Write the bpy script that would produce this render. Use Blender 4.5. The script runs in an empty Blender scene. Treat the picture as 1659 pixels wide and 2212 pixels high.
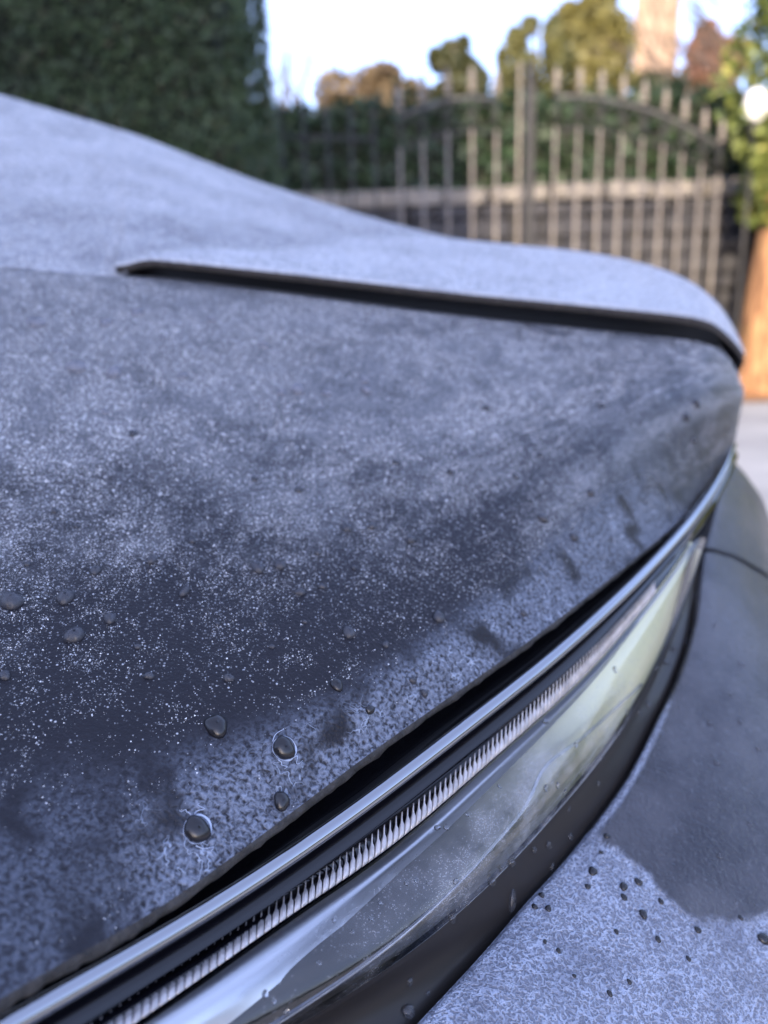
import bpy, math, random
import numpy as np
from mathutils import Vector, Matrix

random.seed(7); rng = np.random.default_rng(11)
SC = bpy.context.scene
COL = SC.collection

# ------------------------------------------------------------------ camera
H = 0.86
PITCH, ROLL = math.radians(15.4), math.radians(-1.9)
cam_data = bpy.data.cameras.new('camera')
cam = bpy.data.objects.new('camera', cam_data); COL.objects.link(cam)
cam.matrix_world = (Matrix.Translation((0, 0, H)) @ Matrix.Rotation(math.pi/2 - PITCH, 4, 'X')
                    @ Matrix.Rotation(ROLL, 4, 'Z'))
cam_data.sensor_fit = 'VERTICAL'; cam_data.sensor_height = 36.0
cam_data.lens = 27.0
cam_data.clip_start = 0.01; cam_data.clip_end = 3000
cam_data.dof.use_dof = True; cam_data.dof.focus_distance = 0.222; cam_data.dof.aperture_fstop = 7.6
SC.camera = cam

# ------------------------------------------------------------------ sky, sun, exposure
SUN_DX, SUN_EL = 0.20, math.radians(16)
sun_dir = Vector((SUN_DX, 1.0, 0)).normalized() * math.cos(SUN_EL) + Vector((0, 0, -math.sin(SUN_EL)))   # direction light travels
w = bpy.data.worlds.new('World'); SC.world = w; w.use_nodes = True
nt = w.node_tree; nt.nodes.clear()
sky = nt.nodes.new('ShaderNodeTexSky'); sky.sky_type = 'NISHITA'; sky.sun_disc = False
sky.sun_elevation = SUN_EL; sky.sun_rotation = math.atan2(-sun_dir.x, -sun_dir.y)
sky.air_density = 1.0; sky.dust_density = 2.2; sky.ozone_density = 1.6
bg = nt.nodes.new('ShaderNodeBackground'); bg.inputs[1].default_value = 0.14
wo = nt.nodes.new('ShaderNodeOutputWorld')
wb = nt.nodes.new('ShaderNodeMix'); wb.data_type = 'RGBA'; wb.blend_type = 'MULTIPLY'; wb.inputs[0].default_value = 1.0; wb.inputs[7].default_value = (.90, .96, 1.30, 1)   # cool camera white balance
veil = nt.nodes.new('ShaderNodeMix'); veil.data_type = 'RGBA'; veil.blend_type = 'ADD'; veil.inputs[0].default_value = 1.0; veil.inputs[7].default_value = (1.6, 1.6, 1.6, 1)   # even white added to pale the sky and its light
nt.links.new(sky.outputs[0], veil.inputs[6]); nt.links.new(veil.outputs[2], wb.inputs[6]); nt.links.new(wb.outputs[2], bg.inputs[0]); nt.links.new(bg.outputs[0], wo.inputs[0])
sd = bpy.data.lights.new('sun', 'SUN'); sd.energy = 3.2; sd.angle = math.radians(0.5); sd.color = (1.0, 0.83, 0.62)
sun = bpy.data.objects.new('sun', sd); COL.objects.link(sun)
sun.rotation_euler = sun_dir.to_track_quat('-Z', 'Y').to_euler(); sun.location = (-4, -20, 12)
SC.view_settings.view_transform = 'Standard'; SC.view_settings.look = 'None'
SC.view_settings.gamma = 1.0; SC.view_settings.exposure = 1.55

# ------------------------------------------------------------------ helpers
_CM = np.array(cam.matrix_world)
FPX = 1661.0
def P(u, v, z):
    """design helper: sketch coordinate + distance -> place in the world"""
    c = np.array([(u - 829.5)/FPX*z, (1106 - v)/FPX*z, -z, 1.0])
    return (_CM @ c)[:3]

def catmull(pts, n, closed=False):
    """n samples through the control points (last axis is coordinates), uniform in control index"""
    pts = np.asarray(pts, float); k = len(pts)
    t = np.linspace(0, k-1, n); i = np.clip(t.astype(int), 0, k-2); f = (t - i)
    sh = (-1,) + (1,)*(pts.ndim-1); f = f.reshape(sh)
    g = lambda j: pts[np.clip(j, 0, k-1)]
    p0 = np.where((i == 0).reshape(sh), 2*g(i)-g(i+1), g(i-1)); p1 = g(i); p2 = g(i+1)
    p3 = np.where((i == k-2).reshape(sh), 2*g(i+1)-g(i), g(i+2))
    return 0.5*((2*p1) + (-p0+p2)*f + (2*p0-5*p1+4*p2-p3)*f**2 + (-p0+3*p1-3*p2+p3)*f**3)

def arc(pts, n):
    """smooth curve resampled evenly by length"""
    c = catmull(pts, 600); d = np.r_[0, np.cumsum(np.linalg.norm(np.diff(c, axis=0), axis=1))]
    s = np.linspace(0, d[-1], n)
    return np.stack([np.interp(s, d, c[:, a]) for a in range(3)], 1)

def px_curve(lst, n): return arc([P(*p) for p in lst], n)

def finish(me, name, mat, parent=None, smooth=True):
    if mat is not None: me.materials.append(mat)
    if smooth: me.polygons.foreach_set('use_smooth', [True]*len(me.polygons))
    o = bpy.data.objects.new(name, me); COL.objects.link(o)
    if parent is not None:
        o.parent = parent; o.matrix_parent_inverse = Matrix.Identity(4)
    me.update(); return o

def mesh_from(verts, faces, name, mat, parent=None, smooth=False, origin=None):
    me = bpy.data.meshes.new(name)
    V = np.asarray(verts, float)
    if origin is not None: V = V - np.asarray(origin)
    me.from_pydata([tuple(v) for v in V], [], [tuple(int(a) for a in f) for f in faces])
    return finish(me, name, mat, parent, smooth)

def fast_mesh(V, F, name, mat, parent=None, smooth=False):
    """V (n,3), F (m,4) arrays"""
    me = bpy.data.meshes.new(name); m, c = F.shape
    me.vertices.add(len(V)); me.vertices.foreach_set('co', np.asarray(V, np.float32).ravel())
    me.loops.add(m*c); me.loops.foreach_set('vertex_index', F.astype(np.int32).ravel())
    me.polygons.add(m); me.polygons.foreach_set('loop_start', np.arange(0, m*c, c, dtype=np.int32))
    me.update(calc_edges=True)
    return finish(me, name, mat, parent, smooth)

def grid(Pts, name, mat, parent=None, attrs=None, flip=False, smooth=True):
    n, m = Pts.shape[:2]
    idx = np.arange(n*m).reshape(n, m)
    F = np.stack([idx[:-1, :-1], idx[1:, :-1], idx[1:, 1:], idx[:-1, 1:]], -1).reshape(-1, 4)
    if flip: F = F[:, ::-1]
    o = fast_mesh(Pts.reshape(-1, 3), F, name, mat, parent, smooth)
    for k, a in (attrs or {}).items():
        at = o.data.attributes.new(k, 'FLOAT', 'POINT'); at.data.foreach_set('value', np.asarray(a, np.float32).ravel())
    return o

def empty(name, loc, label=None, cat=None, group=None, parent=None):
    o = bpy.data.objects.new(name, None); COL.objects.link(o); o.location = loc; o.empty_display_size = .1
    if parent: o.parent = parent
    if label: tag(o, label, cat, group)
    return o
def tag(o, label=None, cat=None, group=None, kind=None):
    if label: o['label'] = label
    if cat: o['category'] = cat
    if group: o['group'] = group
    if kind: o['kind'] = kind
    return o

def tube(path, r, seg=10, cap=True):
    path = np.asarray(path, float); n = len(path)
    r = np.broadcast_to(np.asarray(r, float), (n,))
    T = np.gradient(path, axis=0); T /= np.linalg.norm(T, axis=1)[:, None] + 1e-12
    ref = np.array([0, 0, 1.0]) if abs(T[0][2]) < .9 else np.array([1.0, 0, 0])
    V = []
    a = np.linspace(0, 2*np.pi, seg, endpoint=False)
    for i in range(n):
        x = np.cross(T[i], ref); x /= np.linalg.norm(x); y = np.cross(T[i], x)
        V.append(path[i] + r[i]*(np.cos(a)[:, None]*x + np.sin(a)[:, None]*y))
    V = np.concatenate(V); F = []
    for i in range(n-1):
        for j in range(seg):
            k = (j+1) % seg
            F.append((i*seg+j, i*seg+k, (i+1)*seg+k, (i+1)*seg+j))
    if cap: F.append(tuple(range(seg))[::-1]); F.append(tuple((n-1)*seg+j for j in range(seg)))
    return V, F
def lathe(prof, seg=12, c=(0, 0, 0)):
    prof = np.asarray(prof, float); a = np.linspace(0, 2*np.pi, seg, endpoint=False); V = []; F = []
    for r, z in prof: V += [(c[0]+r*math.cos(t), c[1]+r*math.sin(t), c[2]+z) for t in a]
    for i in range(len(prof)-1):
        for j in range(seg):
            k = (j+1) % seg; F.append((i*seg+j, i*seg+k, (i+1)*seg+k, (i+1)*seg+j))
    F.append(tuple(range(seg))[::-1]); F.append(tuple((len(prof)-1)*seg+j for j in range(seg)))
    return np.array(V), F
def merge(parts):
    V, F, o = [], [], 0
    for v, f in parts:
        V.append(np.asarray(v, float)); F += [tuple(a+o for a in q) for q in f]; o += len(v)
    return np.concatenate(V), F
def box(x0, x1, y0, y1, z0, z1):
    V = [(x, y, z) for z in (z0, z1) for y in (y0, y1) for x in (x0, x1)]
    return np.array(V, float), [(0, 2, 3, 1), (4, 5, 7, 6), (0, 1, 5, 4), (2, 6, 7, 3), (0, 4, 6, 2), (1, 3, 7, 5)]

# ------------------------------------------------------------------ materials
class NB:
    def __init__(s, name):
        s.m = bpy.data.materials.new(name); s.m.use_nodes = True; s.t = s.m.node_tree; s.t.nodes.clear()
        s.out = s.t.nodes.new('ShaderNodeOutputMaterial')
    def n(s, typ, **kw):
        x = s.t.nodes.new('ShaderNode'+typ)
        for k, v in kw.items(): setattr(x, k, v)
        return x
    def set(s, sock, v):
        if hasattr(v, 'bl_idname') or isinstance(v, bpy.types.NodeSocket): s.t.links.new(v, sock)
        else:
            if isinstance(v, (tuple, list)) and len(v) == 3 and len(sock.default_value) == 4: v = (*v, 1)
            sock.default_value = v
    def coord(s, scale=1.0, kind='Object'):
        c = s.n('TexCoord').outputs[kind]
        if scale == 1.0: return c
        mp = s.n('Mapping'); s.set(mp.inputs[0], c)
        mp.inputs['Scale'].default_value = scale if isinstance(scale, tuple) else (scale,)*3
        return mp.outputs[0]
    def noise(s, scale, detail=3, rough=.5, vec=None, out=0, dist=0.0):
        x = s.n('TexNoise'); s.set(x.inputs['Vector'], vec if vec is not None else s.coord())
        x.inputs['Scale'].default_value = scale; x.inputs['Detail'].default_value = detail
        x.inputs['Roughness'].default_value = rough; x.inputs['Distortion'].default_value = dist
        return x.outputs[out]
    def vor(s, scale, feature='F1', vec=None, rand=1.0, smooth=.3):
        x = s.n('TexVoronoi', feature=feature); s.set(x.inputs['Vector'], vec if vec is not None else s.coord())
        x.inputs['Scale'].default_value = scale; x.inputs['Randomness'].default_value = rand
        if feature == 'SMOOTH_F1': x.inputs['Smoothness'].default_value = smooth
        return x
    def math(s, op, a, b=0.0, c=None, clamp=False):
        x = s.n('Math', operation=op, use_clamp=clamp); s.set(x.inputs[0], a); s.set(x.inputs[1], b)
        if c is not None: s.set(x.inputs[2], c)
        return x.outputs[0]
    def step(s, v, a, b, c=0.0, d=1.0):
        x = s.n('MapRange', interpolation_type='SMOOTHSTEP'); s.set(x.inputs[0], v)
        for i, q in enumerate((a, b, c, d)): s.set(x.inputs[i+1], q)
        return x.outputs[0]
    def mix(s, f, a, b, blend='MIX'):
        x = s.n('Mix', data_type='RGBA', blend_type=blend); s.set(x.inputs[0], f); s.set(x.inputs[6], a); s.set(x.inputs[7], b)
        return x.outputs[2]
    def mixf(s, f, a, b):
        x = s.n('Mix', data_type='FLOAT'); s.set(x.inputs[0], f); s.set(x.inputs[2], a); s.set(x.inputs[3], b)
        return x.outputs[0]
    def attr(s, name): return s.n('Attribute', attribute_name=name).outputs['Fac']
    def bump(s, h, strength=.5, dist=.001, normal=None):
        x = s.n('Bump'); s.set(x.inputs['Height'], h); s.set(x.inputs['Strength'], strength); x.inputs['Distance'].default_value = dist
        if normal is not None: s.set(x.inputs['Normal'], normal)
        return x.outputs[0]
    def bsdf(s, **kw):
        x = s.n('BsdfPrincipled')
        for k, v in kw.items(): s.set(x.inputs[k.replace('_', ' ')], v)
        return x
    def done(s, shader):
        s.t.links.new(shader.outputs[0] if hasattr(shader, 'outputs') else shader, s.out.inputs[0]); return s.m

def simple(name, col, rough=.6, var=.25, scale=8, metal=0.0, bump=0.0, bscale=40, bdist=.004, **kw):
    b = NB(name); f = b.noise(scale, 4, .6)
    c = b.mix(b.step(f, .3, .7), tuple(x*(1-var) for x in col), tuple(min(1, x*(1+var)) for x in col))
    args = dict(Base_Color=c, Roughness=rough, Metallic=metal, **kw)
    if bump: args['Normal'] = b.bump(b.noise(bscale, 4, .6), bump, bdist)
    return b.done(b.bsdf(**args))

def foliage_mat(name, dark, light, extra=None, trans=.25, ns=3.0):
    b = NB(name)
    g = b.n('NewGeometry').outputs['Random Per Island']
    f = b.noise(ns, 3, .6)
    k = b.math('ADD', b.math('MULTIPLY', g, .6), b.math('MULTIPLY', b.step(f, .3, .7), .4))
    c = b.mix(k, dark, light)
    if extra: c = b.mix(b.math('GREATER_THAN', g, .93), c, extra)
    p = b.bsdf(Base_Color=c, Roughness=.55)
    t = b.n('BsdfTranslucent'); b.set(t.inputs[0], c)
    m = b.n('MixShader'); m.inputs[0].default_value = trans
    b.t.links.new(p.outputs[0], m.inputs[1]); b.t.links.new(t.outputs[0], m.inputs[2])
    return b.done(m)

PAINT = (.012, .012, .017); FROST = (.60, .63, .69)
def m_front_panel():
    b = NB('frosted_matt_paint')
    co = b.coord()
    fr = b.attr('frost'); wet = b.attr('wet')
    patch = b.noise(24, 9, .74, co); streak = b.noise(90, 5, .7, co, dist=.4)
    dens = b.math('ADD', fr, b.math('ADD', b.math('MULTIPLY', b.math('SUBTRACT', patch, .5), 1.6), b.math('MULTIPLY', b.math('SUBTRACT', streak, .5), .75)), clamp=True)
    # crystals: little grains, more of them the denser the frost
    v1 = b.vor(880, vec=co); v2 = b.vor(1500, vec=co)
    sep1 = b.n('SeparateColor'); b.set(sep1.inputs[0], v1.outputs['Color'])
    sep2 = b.n('SeparateColor'); b.set(sep2.inputs[0], v2.outputs['Color'])
    on1 = b.math('LESS_THAN', sep1.outputs[0], b.math('MULTIPLY', b.math('POWER', dens, 1.2), .72))
    on2 = b.math('LESS_THAN', sep2.outputs[0], b.math('MULTIPLY', dens, .9))
    g1 = b.math('MULTIPLY', on1, b.step(v1.outputs['Distance'], .42, .18))
    g2 = b.math('MULTIPLY', on2, b.step(v2.outputs['Distance'], .5, .22))
    grain = b.math('MAXIMUM', b.math('MULTIPLY', g1, b.mixf(b.math('POWER', sep1.outputs[1], 2.0), .15, 1.0)), b.math('MULTIPLY', g2, b.mixf(b.math('POWER', sep2.outputs[1], 2.0), .08, .8)))
    haze = b.math('MULTIPLY', b.step(dens, .35, 1.0), .13)
    cov = b.math('ADD', b.math('MULTIPLY', grain, .85), haze, clamp=True)
    cov = b.math('MULTIPLY', cov, b.math('SUBTRACT', 1.0, b.math('MULTIPLY', wet, .8)))
    # melt network
    nn = b.noise(125, 3, .6, co, dist=.35); mask2 = b.noise(48, 2, .5, co)
    thin = b.step(b.math('ABSOLUTE', b.math('SUBTRACT', nn, .5)), .020, .006)
    film = b.math('MULTIPLY', wet, b.step(mask2, .30, .50))
    line = b.math('MULTIPLY', b.math('MULTIPLY', b.math('MULTIPLY', thin, b.step(wet, .45, .8)), b.step(b.noise(60, 2, .5, co), .46, .56)), film)
    pebble = b.n('TexNoise'); b.set(pebble.inputs['Vector'], co); pebble.inputs['Scale'].default_value = 760; pebble.inputs['Detail'].default_value = 3; pebble.inputs['Distortion'].default_value = .5
    filmc = b.math('MULTIPLY', film, b.step(pebble.outputs[0], .28, .72))
    col = b.mix(cov, PAINT, FROST)
    col = b.mix(b.math('MULTIPLY', filmc, .75), col, (.24, .28, .37))
    col = b.mix(b.math('MULTIPLY', line, .8), col, (.36, .42, .54))
    rough = b.mixf(wet, b.mixf(cov, .33, .6), .2)
    hgt = b.math('ADD', b.math('MULTIPLY', grain, .6), b.math('MULTIPLY', b.noise(900, 2, .6, co), .8))
    hgt = b.math('ADD', hgt, b.math('MULTIPLY', b.math('MULTIPLY', wet, pebble.outputs[0]), 2.2))
    hgt = b.math('ADD', hgt, b.math('MULTIPLY', line, 1.4))
    n1 = b.bump(b.noise(35, 3, .5, co), .12, .004)
    nrm = b.bump(hgt, .75, .0008, n1)
    return b.done(b.bsdf(Base_Color=col, Roughness=rough, Specular_IOR_Level=.22, Normal=nrm))

def m_frost():
    b = NB('hoar_frost'); co = b.coord()
    n1 = b.noise(18, 5, .6, co); v = b.vor(620, vec=co); n2 = b.noise(420, 3, .7, co)
    k = b.math('ADD', b.math('MULTIPLY', n1, .55), b.math('MULTIPLY', n2, .5))
    k = b.math('ADD', k, b.math('MULTIPLY', b.math('SUBTRACT', b.attr('thick'), .5), .5))
    c = b.mix(b.step(k, .30, .74), (.14, .15, .18), (.49, .515, .565))
    gsp = b.n('SeparateColor'); b.set(gsp.inputs[0], b.vor(900, vec=co).outputs['Color'])
    c = b.mix(b.math('MULTIPLY', b.step(gsp.outputs[0], .35, .95), .55), c, b.mix(b.math('GREATER_THAN', gsp.outputs[1], .45), (.13, .14, .17), (.78, .80, .83)))
    h = b.math('ADD', v.outputs['Distance'], n2)
    return b.done(b.bsdf(Base_Color=c, Roughness=.75, Normal=b.bump(h, .9, .0016)))

def m_bumper():
    b = NB('dew_covered_grey_paint'); co = b.coord()
    fr = b.attr('frost')
    pv = b.n('Mapping'); b.set(pv.inputs[0], co)
    wob = b.noise(240, 3, .6, co, out=1)
    vv = b.n('VectorMath', operation='MULTIPLY_ADD'); b.set(vv.inputs[0], wob); vv.inputs[1].default_value = (.004,)*3; b.set(vv.inputs[2], co)
    e = b.noise(560, 2, .55, co, dist=.25); e2 = b.noise(1300, 2, .6, co)
    cell = b.vor(360, 'F1', vv.outputs[0])
    sp = b.n('SeparateColor'); b.set(sp.inputs[0], cell.outputs['Color'])
    brk = b.noise(70, 3, .6, co)
    rg = b.step(b.math('ABSOLUTE', b.math('SUBTRACT', e, .5)), .11, .02); rg2 = b.step(e2, .45, .62)
    edge = b.math('MULTIPLY', b.math('MAXIMUM', rg, b.math('MULTIPLY', rg2, .5)), b.mixf(b.step(b.math('ADD', brk, b.math('MULTIPLY', sp.outputs[0], .2)), .40, .72), .45, 1.0))
    fm = b.math('ADD', fr, b.math('MULTIPLY', b.math('SUBTRACT', b.noise(60, 6, .75, co), .5), .6), clamp=True)
    fm = b.step(fm, .30, .70)
    base = b.mix(b.step(b.noise(14, 5, .7, co), .35, .65), (.034, .034, .041), (.080, .078, .086))
    base = b.mix(b.math('MULTIPLY', b.step(b.noise(420, 3, .7, co), .55, .75), .5), base, (.14, .145, .16))
    fc = b.mix(edge, b.mix(b.step(brk, .35, .65), (.11, .12, .16), (.17, .185, .235)), (.34, .385, .49))
    col = b.mix(fm, base, fc)
    n_f = b.noise(600, 2, .6, co)
    h = b.math('ADD', b.math('MULTIPLY', b.math('MULTIPLY', edge, fm), .9), b.math('MULTIPLY', n_f, .7))
    rough = b.mixf(fm, .27, .28)
    return b.done(b.bsdf(Base_Color=col, Roughness=rough, Metallic=b.mixf(fm, .35, .1), Normal=b.bump(h, .7, .0012)))

def m_gloss(name, col, rough=.06, spec=.5, metal=0.0, ior=1.5):
    b = NB(name); n = b.noise(300, 3, .6)
    return b.done(b.bsdf(Base_Color=col, Roughness=b.mixf(b.step(n, .45, .8), rough, rough+.05), Metallic=metal, IOR=ior, Specular_IOR_Level=spec))

def m_lens():
    b = NB('headlight_clear_plastic'); co = b.coord()
    lw = b.n('LayerWeight'); lw.inputs[0].default_value = .35
    fr = b.n('Fresnel'); fr.inputs[0].default_value = 1.6
    gl = b.n('BsdfGlossy'); gl.inputs['Roughness'].default_value = .03; b.set(gl.inputs[0], (1, 1, 1))
    nb = b.bump(b.noise(25, 2, .5, co), .06, .004); b.set(gl.inputs['Normal'], nb)
    tr = b.n('BsdfTransparent'); b.set(tr.inputs[0], (.95, .96, .97))
    m = b.n('MixShader'); b.set(m.inputs[0], fr.outputs[0])
    b.t.links.new(tr.outputs[0], m.inputs[1]); b.t.links.new(gl.outputs[0], m.inputs[2])
    # fine condensation specks
    v = b.vor(2600, vec=co); sp = b.n('SeparateColor'); b.set(sp.inputs[0], v.outputs['Color'])
    area = b.math('MULTIPLY', b.attr('mist'), b.step(b.noise(40, 4, .65, co), .38, .68))
    on = b.math('MULTIPLY', b.math('LESS_THAN', sp.outputs[0], b.math('MULTIPLY', area, .75)), b.step(v.outputs['Distance'], .5, .25))
    fac = b.math('ADD', b.math('MULTIPLY', on, .30), b.math('MULTIPLY', area, .14), clamp=True)
    df = b.n('BsdfDiffuse'); b.set(df.inputs[0], (.7, .73, .8))
    m2 = b.n('MixShader'); b.set(m2.inputs[0], fac)
    b.t.links.new(m.outputs[0], m2.inputs[1]); b.t.links.new(df.outputs[0], m2.inputs[2])
    return b.done(m2)

def m_drop(name, milk):
    b = NB(name); co = b.coord()
    g = b.bsdf(Base_Color=(.95, .97, 1), Roughness=.04+.1*milk, IOR=1.33, Transmission_Weight=1.0, Normal=b.bump(b.noise(700, 2, .5, co), .25*milk, .001))
    d = b.bsdf(Base_Color=(.35, .36, .42), Roughness=.35, Normal=b.bump(b.noise(500, 2, .5, co), .5*milk, .001))
    m = b.n('MixShader'); b.set(m.inputs[0], b.math('MULTIPLY', b.step(b.noise(350, 3, .6, co), .3, .75), milk))
    b.t.links.new(g.outputs[0], m.inputs[1]); b.t.links.new(d.outputs[0], m.inputs[2])
    return b.done(m)

M = {}
M['panel'] = m_front_panel(); M['frost'] = m_frost(); M['bumper'] = m_bumper()
M['edge'] = simple('gritty_panel_edge', (.03, .028, .027), .75, .5, 300, bump=1.0, bscale=650, bdist=.0015)
M['black'] = simple('matt_black_plastic', (.006, .006, .008), .6, .3, 60)
M['gloss'] = m_gloss('gloss_black_bezel', (.004, .004, .006), .07)
M['trim'] = m_gloss('dark_chrome_trim', (.34, .35, .37), .05, metal=1.0)
M['rim'] = m_gloss('wet_black_rim', (.016, .014, .013), .34, spec=.3)
M['seal'] = simple('brown_rubber_seal', (.030, .026, .025), .8, .3, 200, bump=.6, bscale=500, bdist=.001)
M['lens'] = m_lens()
M['rib'] = simple('clear_rib_plastic', (.42, .41, .42), .22, .2, 260, metal=.35)
M['housing'] = m_gloss('black_lamp_housing', (.012, .012, .015), .2)
_b = NB('painted_reflection'); M['cream'] = _b.done(_b.bsdf(Base_Color=_b.mix(_b.step(_b.math('ADD', _b.attr('tone'), _b.math('MULTIPLY', _b.math('SUBTRACT', _b.noise(60, 3, .6), .5), .12)), .05, .8), (.03, .028, .028), (.92, .89, .60)), Roughness=.5))
_b = NB('frozen_drop'); _k = _b.step(_b.noise(350, 3, .6), .35, .7); M['ice'] = _b.done(_b.bsdf(Base_Color=_b.mix(_k, (.014, .015, .020), (.060, .062, .078)), Roughness=.05, IOR=1.5, Normal=_b.bump(_b.noise(500, 2, .5), .22, .0010))); M['water'] = m_drop('water_drop', .12)
_b = NB('dark_water_bead'); M['bead'] = _b.done(_b.bsdf(Base_Color=_b.mix(_b.noise(300, 2, .5), (.006, .006, .008), (.016, .015, .018)), Roughness=.02, IOR=1.5, Normal=_b.bump(_b.noise(250, 2, .5), .08, .001)))
M['frosted_ice'] = simple('frosted_ice', (.17, .175, .21), .12, .6, 500, bump=.5, bscale=900, bdist=.001)
M['ice_rim'] = simple('pale_ice_rim', (.36, .42, .55), .3, .2, 300)

# ------------------------------------------------------------------ setting: ground
def m_concrete():
    b = NB('pale_concrete'); co = b.coord()
    a = b.noise(1.3, 5, .6, co); f = b.noise(30, 4, .7, co)
    c = b.mix(b.step(a, .35, .68), (.30, .29, .275), (.43, .415, .39))
    c = b.mix(b.math('MULTIPLY', b.step(f, .5, .75), .35), c, (.2, .19, .18))
    return b.done(b.bsdf(Base_Color=c, Roughness=.85, Normal=b.bump(f, .5, .01)))
def m_litter():
    b = NB('leaf_litter'); co = b.coord(); v = b.vor(18, vec=co); sp = b.n('SeparateColor'); b.set(sp.inputs[0], v.outputs['Color'])
    c = b.mix(sp.outputs[0], (.16, .07, .03), (.42, .22, .09))
    return b.done(b.bsdf(Base_Color=c, Roughness=.8, Normal=b.bump(v.outputs['Distance'], .8, .02)))
def m_grass_soil():
    b = NB('rough_grass_ground'); co = b.coord(); a = b.noise(.6, 5, .65, co)
    c = b.mix(b.step(a, .35, .65), (.05, .075, .02), (.10, .10, .045))
    return b.done(b.bsdf(Base_Color=c, Roughness=.9, Normal=b.bump(b.noise(30, 3, .7, co), .8, .03)))
def sheet(x0, x1, y0, y1, z, name, mat, nx=1, ny=1):
    xs = np.linspace(x0, x1, nx+1); ys = np.linspace(y0, y1, ny+1)
    G = np.zeros((nx+1, ny+1, 3)); G[..., 0] = xs[:, None]; G[..., 1] = ys[None]; G[..., 2] = z
    return tag(grid(G, name, mat, smooth=False), kind='structure')
sheet(-900, 900, -900, 900, -.012, 'ground', m_grass_soil())
sheet(-7, 5.2, -4.9, 6.35, -.004, 'driveway', m_concrete())
sheet(-30, 30, 6.36, 7.3, -.006, 'lane', simple('wet_asphalt', (.05, .05, .055), .6, .3, 3, bump=.4, bscale=80))
sheet(2.3, 5.1, 6.0, 7.25, 0.002, 'leaf_litter', m_litter())

# ------------------------------------------------------------------ leaf clouds
def leaves(C, size, name, mat, parent=None, nrm=None, up=.4, jitter=1.0, aspect=.55):
    """one small bent leaf (two quads) at each centre"""
    n = len(C); size = np.broadcast_to(size, (n,))[:, None]*(.6+.8*rng.random((n, 1)))
    d = rng.normal(size=(n, 3)); d /= np.linalg.norm(d, axis=1)[:, None]
    if nrm is not None: d = d*jitter + nrm; d /= np.linalg.norm(d, axis=1)[:, None]
    r = rng.normal(size=(n, 3)); a = np.cross(d, r); a /= np.linalg.norm(a, axis=1)[:, None]; b_ = np.cross(d, a)
    a = a*size; b_ = b_*size*aspect; k = d*size*.18
    V = np.stack([C-a, C-b_*1.0+k, C+a, C+b_*1.0+k], 1).reshape(-1, 3)
    F = np.arange(4*n).reshape(n, 4)
    return fast_mesh(V, F, name, mat, parent)

def hedge(name, label, x0, x1, y0, y1, z1, n, size, mat, core, cat='hedge', faces='ft', z0=0.0, wav=.05):
    root = empty(name, ((x0+x1)/2, (y0+y1)/2, z0), label, cat)
    cx, cy = (x0+x1)/2, (y0+y1)/2
    i = .10
    v, f = box(x0+i-cx, x1-i-cx, y0+i-cy, y1-i-cy, 0, z1-z0-i)
    mesh_from(v, f, 'branch_core', core, root)
    W, D, Hh = x1-x0, y1-y0, z1-z0
    area = {'f': W*Hh, 'b': W*Hh, 't': W*D, 'r': D*Hh, 'l': D*Hh}; tot = sum(area[k] for k in faces); out = []; nn = []
    for k in faces:
        m = int(n*area[k]/tot); a, b_ = rng.random(m), rng.random(m)
        if k == 'f': p = np.stack([x0-cx+a*W, np.full(m, y0-cy), b_*Hh], 1); q = (0, -1, 0)
        if k == 'b': p = np.stack([x0-cx+a*W, np.full(m, y1-cy), b_*Hh], 1); q = (0, 1, 0)
        if k == 't': p = np.stack([x0-cx+a*W, y0-cy+b_*D, np.full(m, Hh)], 1); q = (0, 0, 1)
        if k == 'r': p = np.stack([np.full(m, x1-cx), y0-cy+a*D, b_*Hh], 1); q = (1, 0, 0)
        if k == 'l': p = np.stack([np.full(m, x0-cx), y0-cy+a*D, b_*Hh], 1); q = (-1, 0, 0)
        q = np.array(q, float)
        s = sum(np.sin(p @ rng.normal(size=3)*fq + rng.random()*6) for fq in (3, 5, 8, 13, 21))/5
        dep = s*wav*1.6 + rng.normal(size=m)*wav*.55 - wav*.4
        out.append(p + dep[:, None]*q); nn.append(np.tile(q, (m, 1)))
    o = leaves(np.concatenate(out), size, 'foliage', mat, root, np.concatenate(nn), jitter=1.1)
    o['kind'] = 'stuff'
    return root

# ------------------------------------------------------------------ background: walls, hedges, gate
M['bark'] = simple('bark', (.09, .065, .05), .85, .4, 20, bump=.8, bscale=60, bdist=.01)
M['core'] = simple('dark_twigs', (.012, .016, .008), .9, .4, 20)
M['yew'] = foliage_mat('yew_leaves', (.026, .048, .020), (.075, .115, .045), (.09, .08, .04), .2, 4)
M['laurel'] = foliage_mat('laurel_leaves', (.014, .030, .013), (.036, .068, .024), None, .2, 2.5)
HX = P(566, 150, 3.0)
hedge('clipped_yew_hedge', 'tall dark green clipped yew hedge behind the frosted bonnet', HX[0]-4.2, HX[0]-.10, HX[1], HX[1]+1.1, 3.3, 120000, .014, M['yew'], M['core'], faces='frt', wav=.028)
hedge('roadside_hedge', 'mid green hedge growing above the stone wall behind the gate', -4.5, 6.5, 7.75, 8.8, 2.62, 22000, .05, M['laurel'], M['core'], wav=.10)

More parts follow.
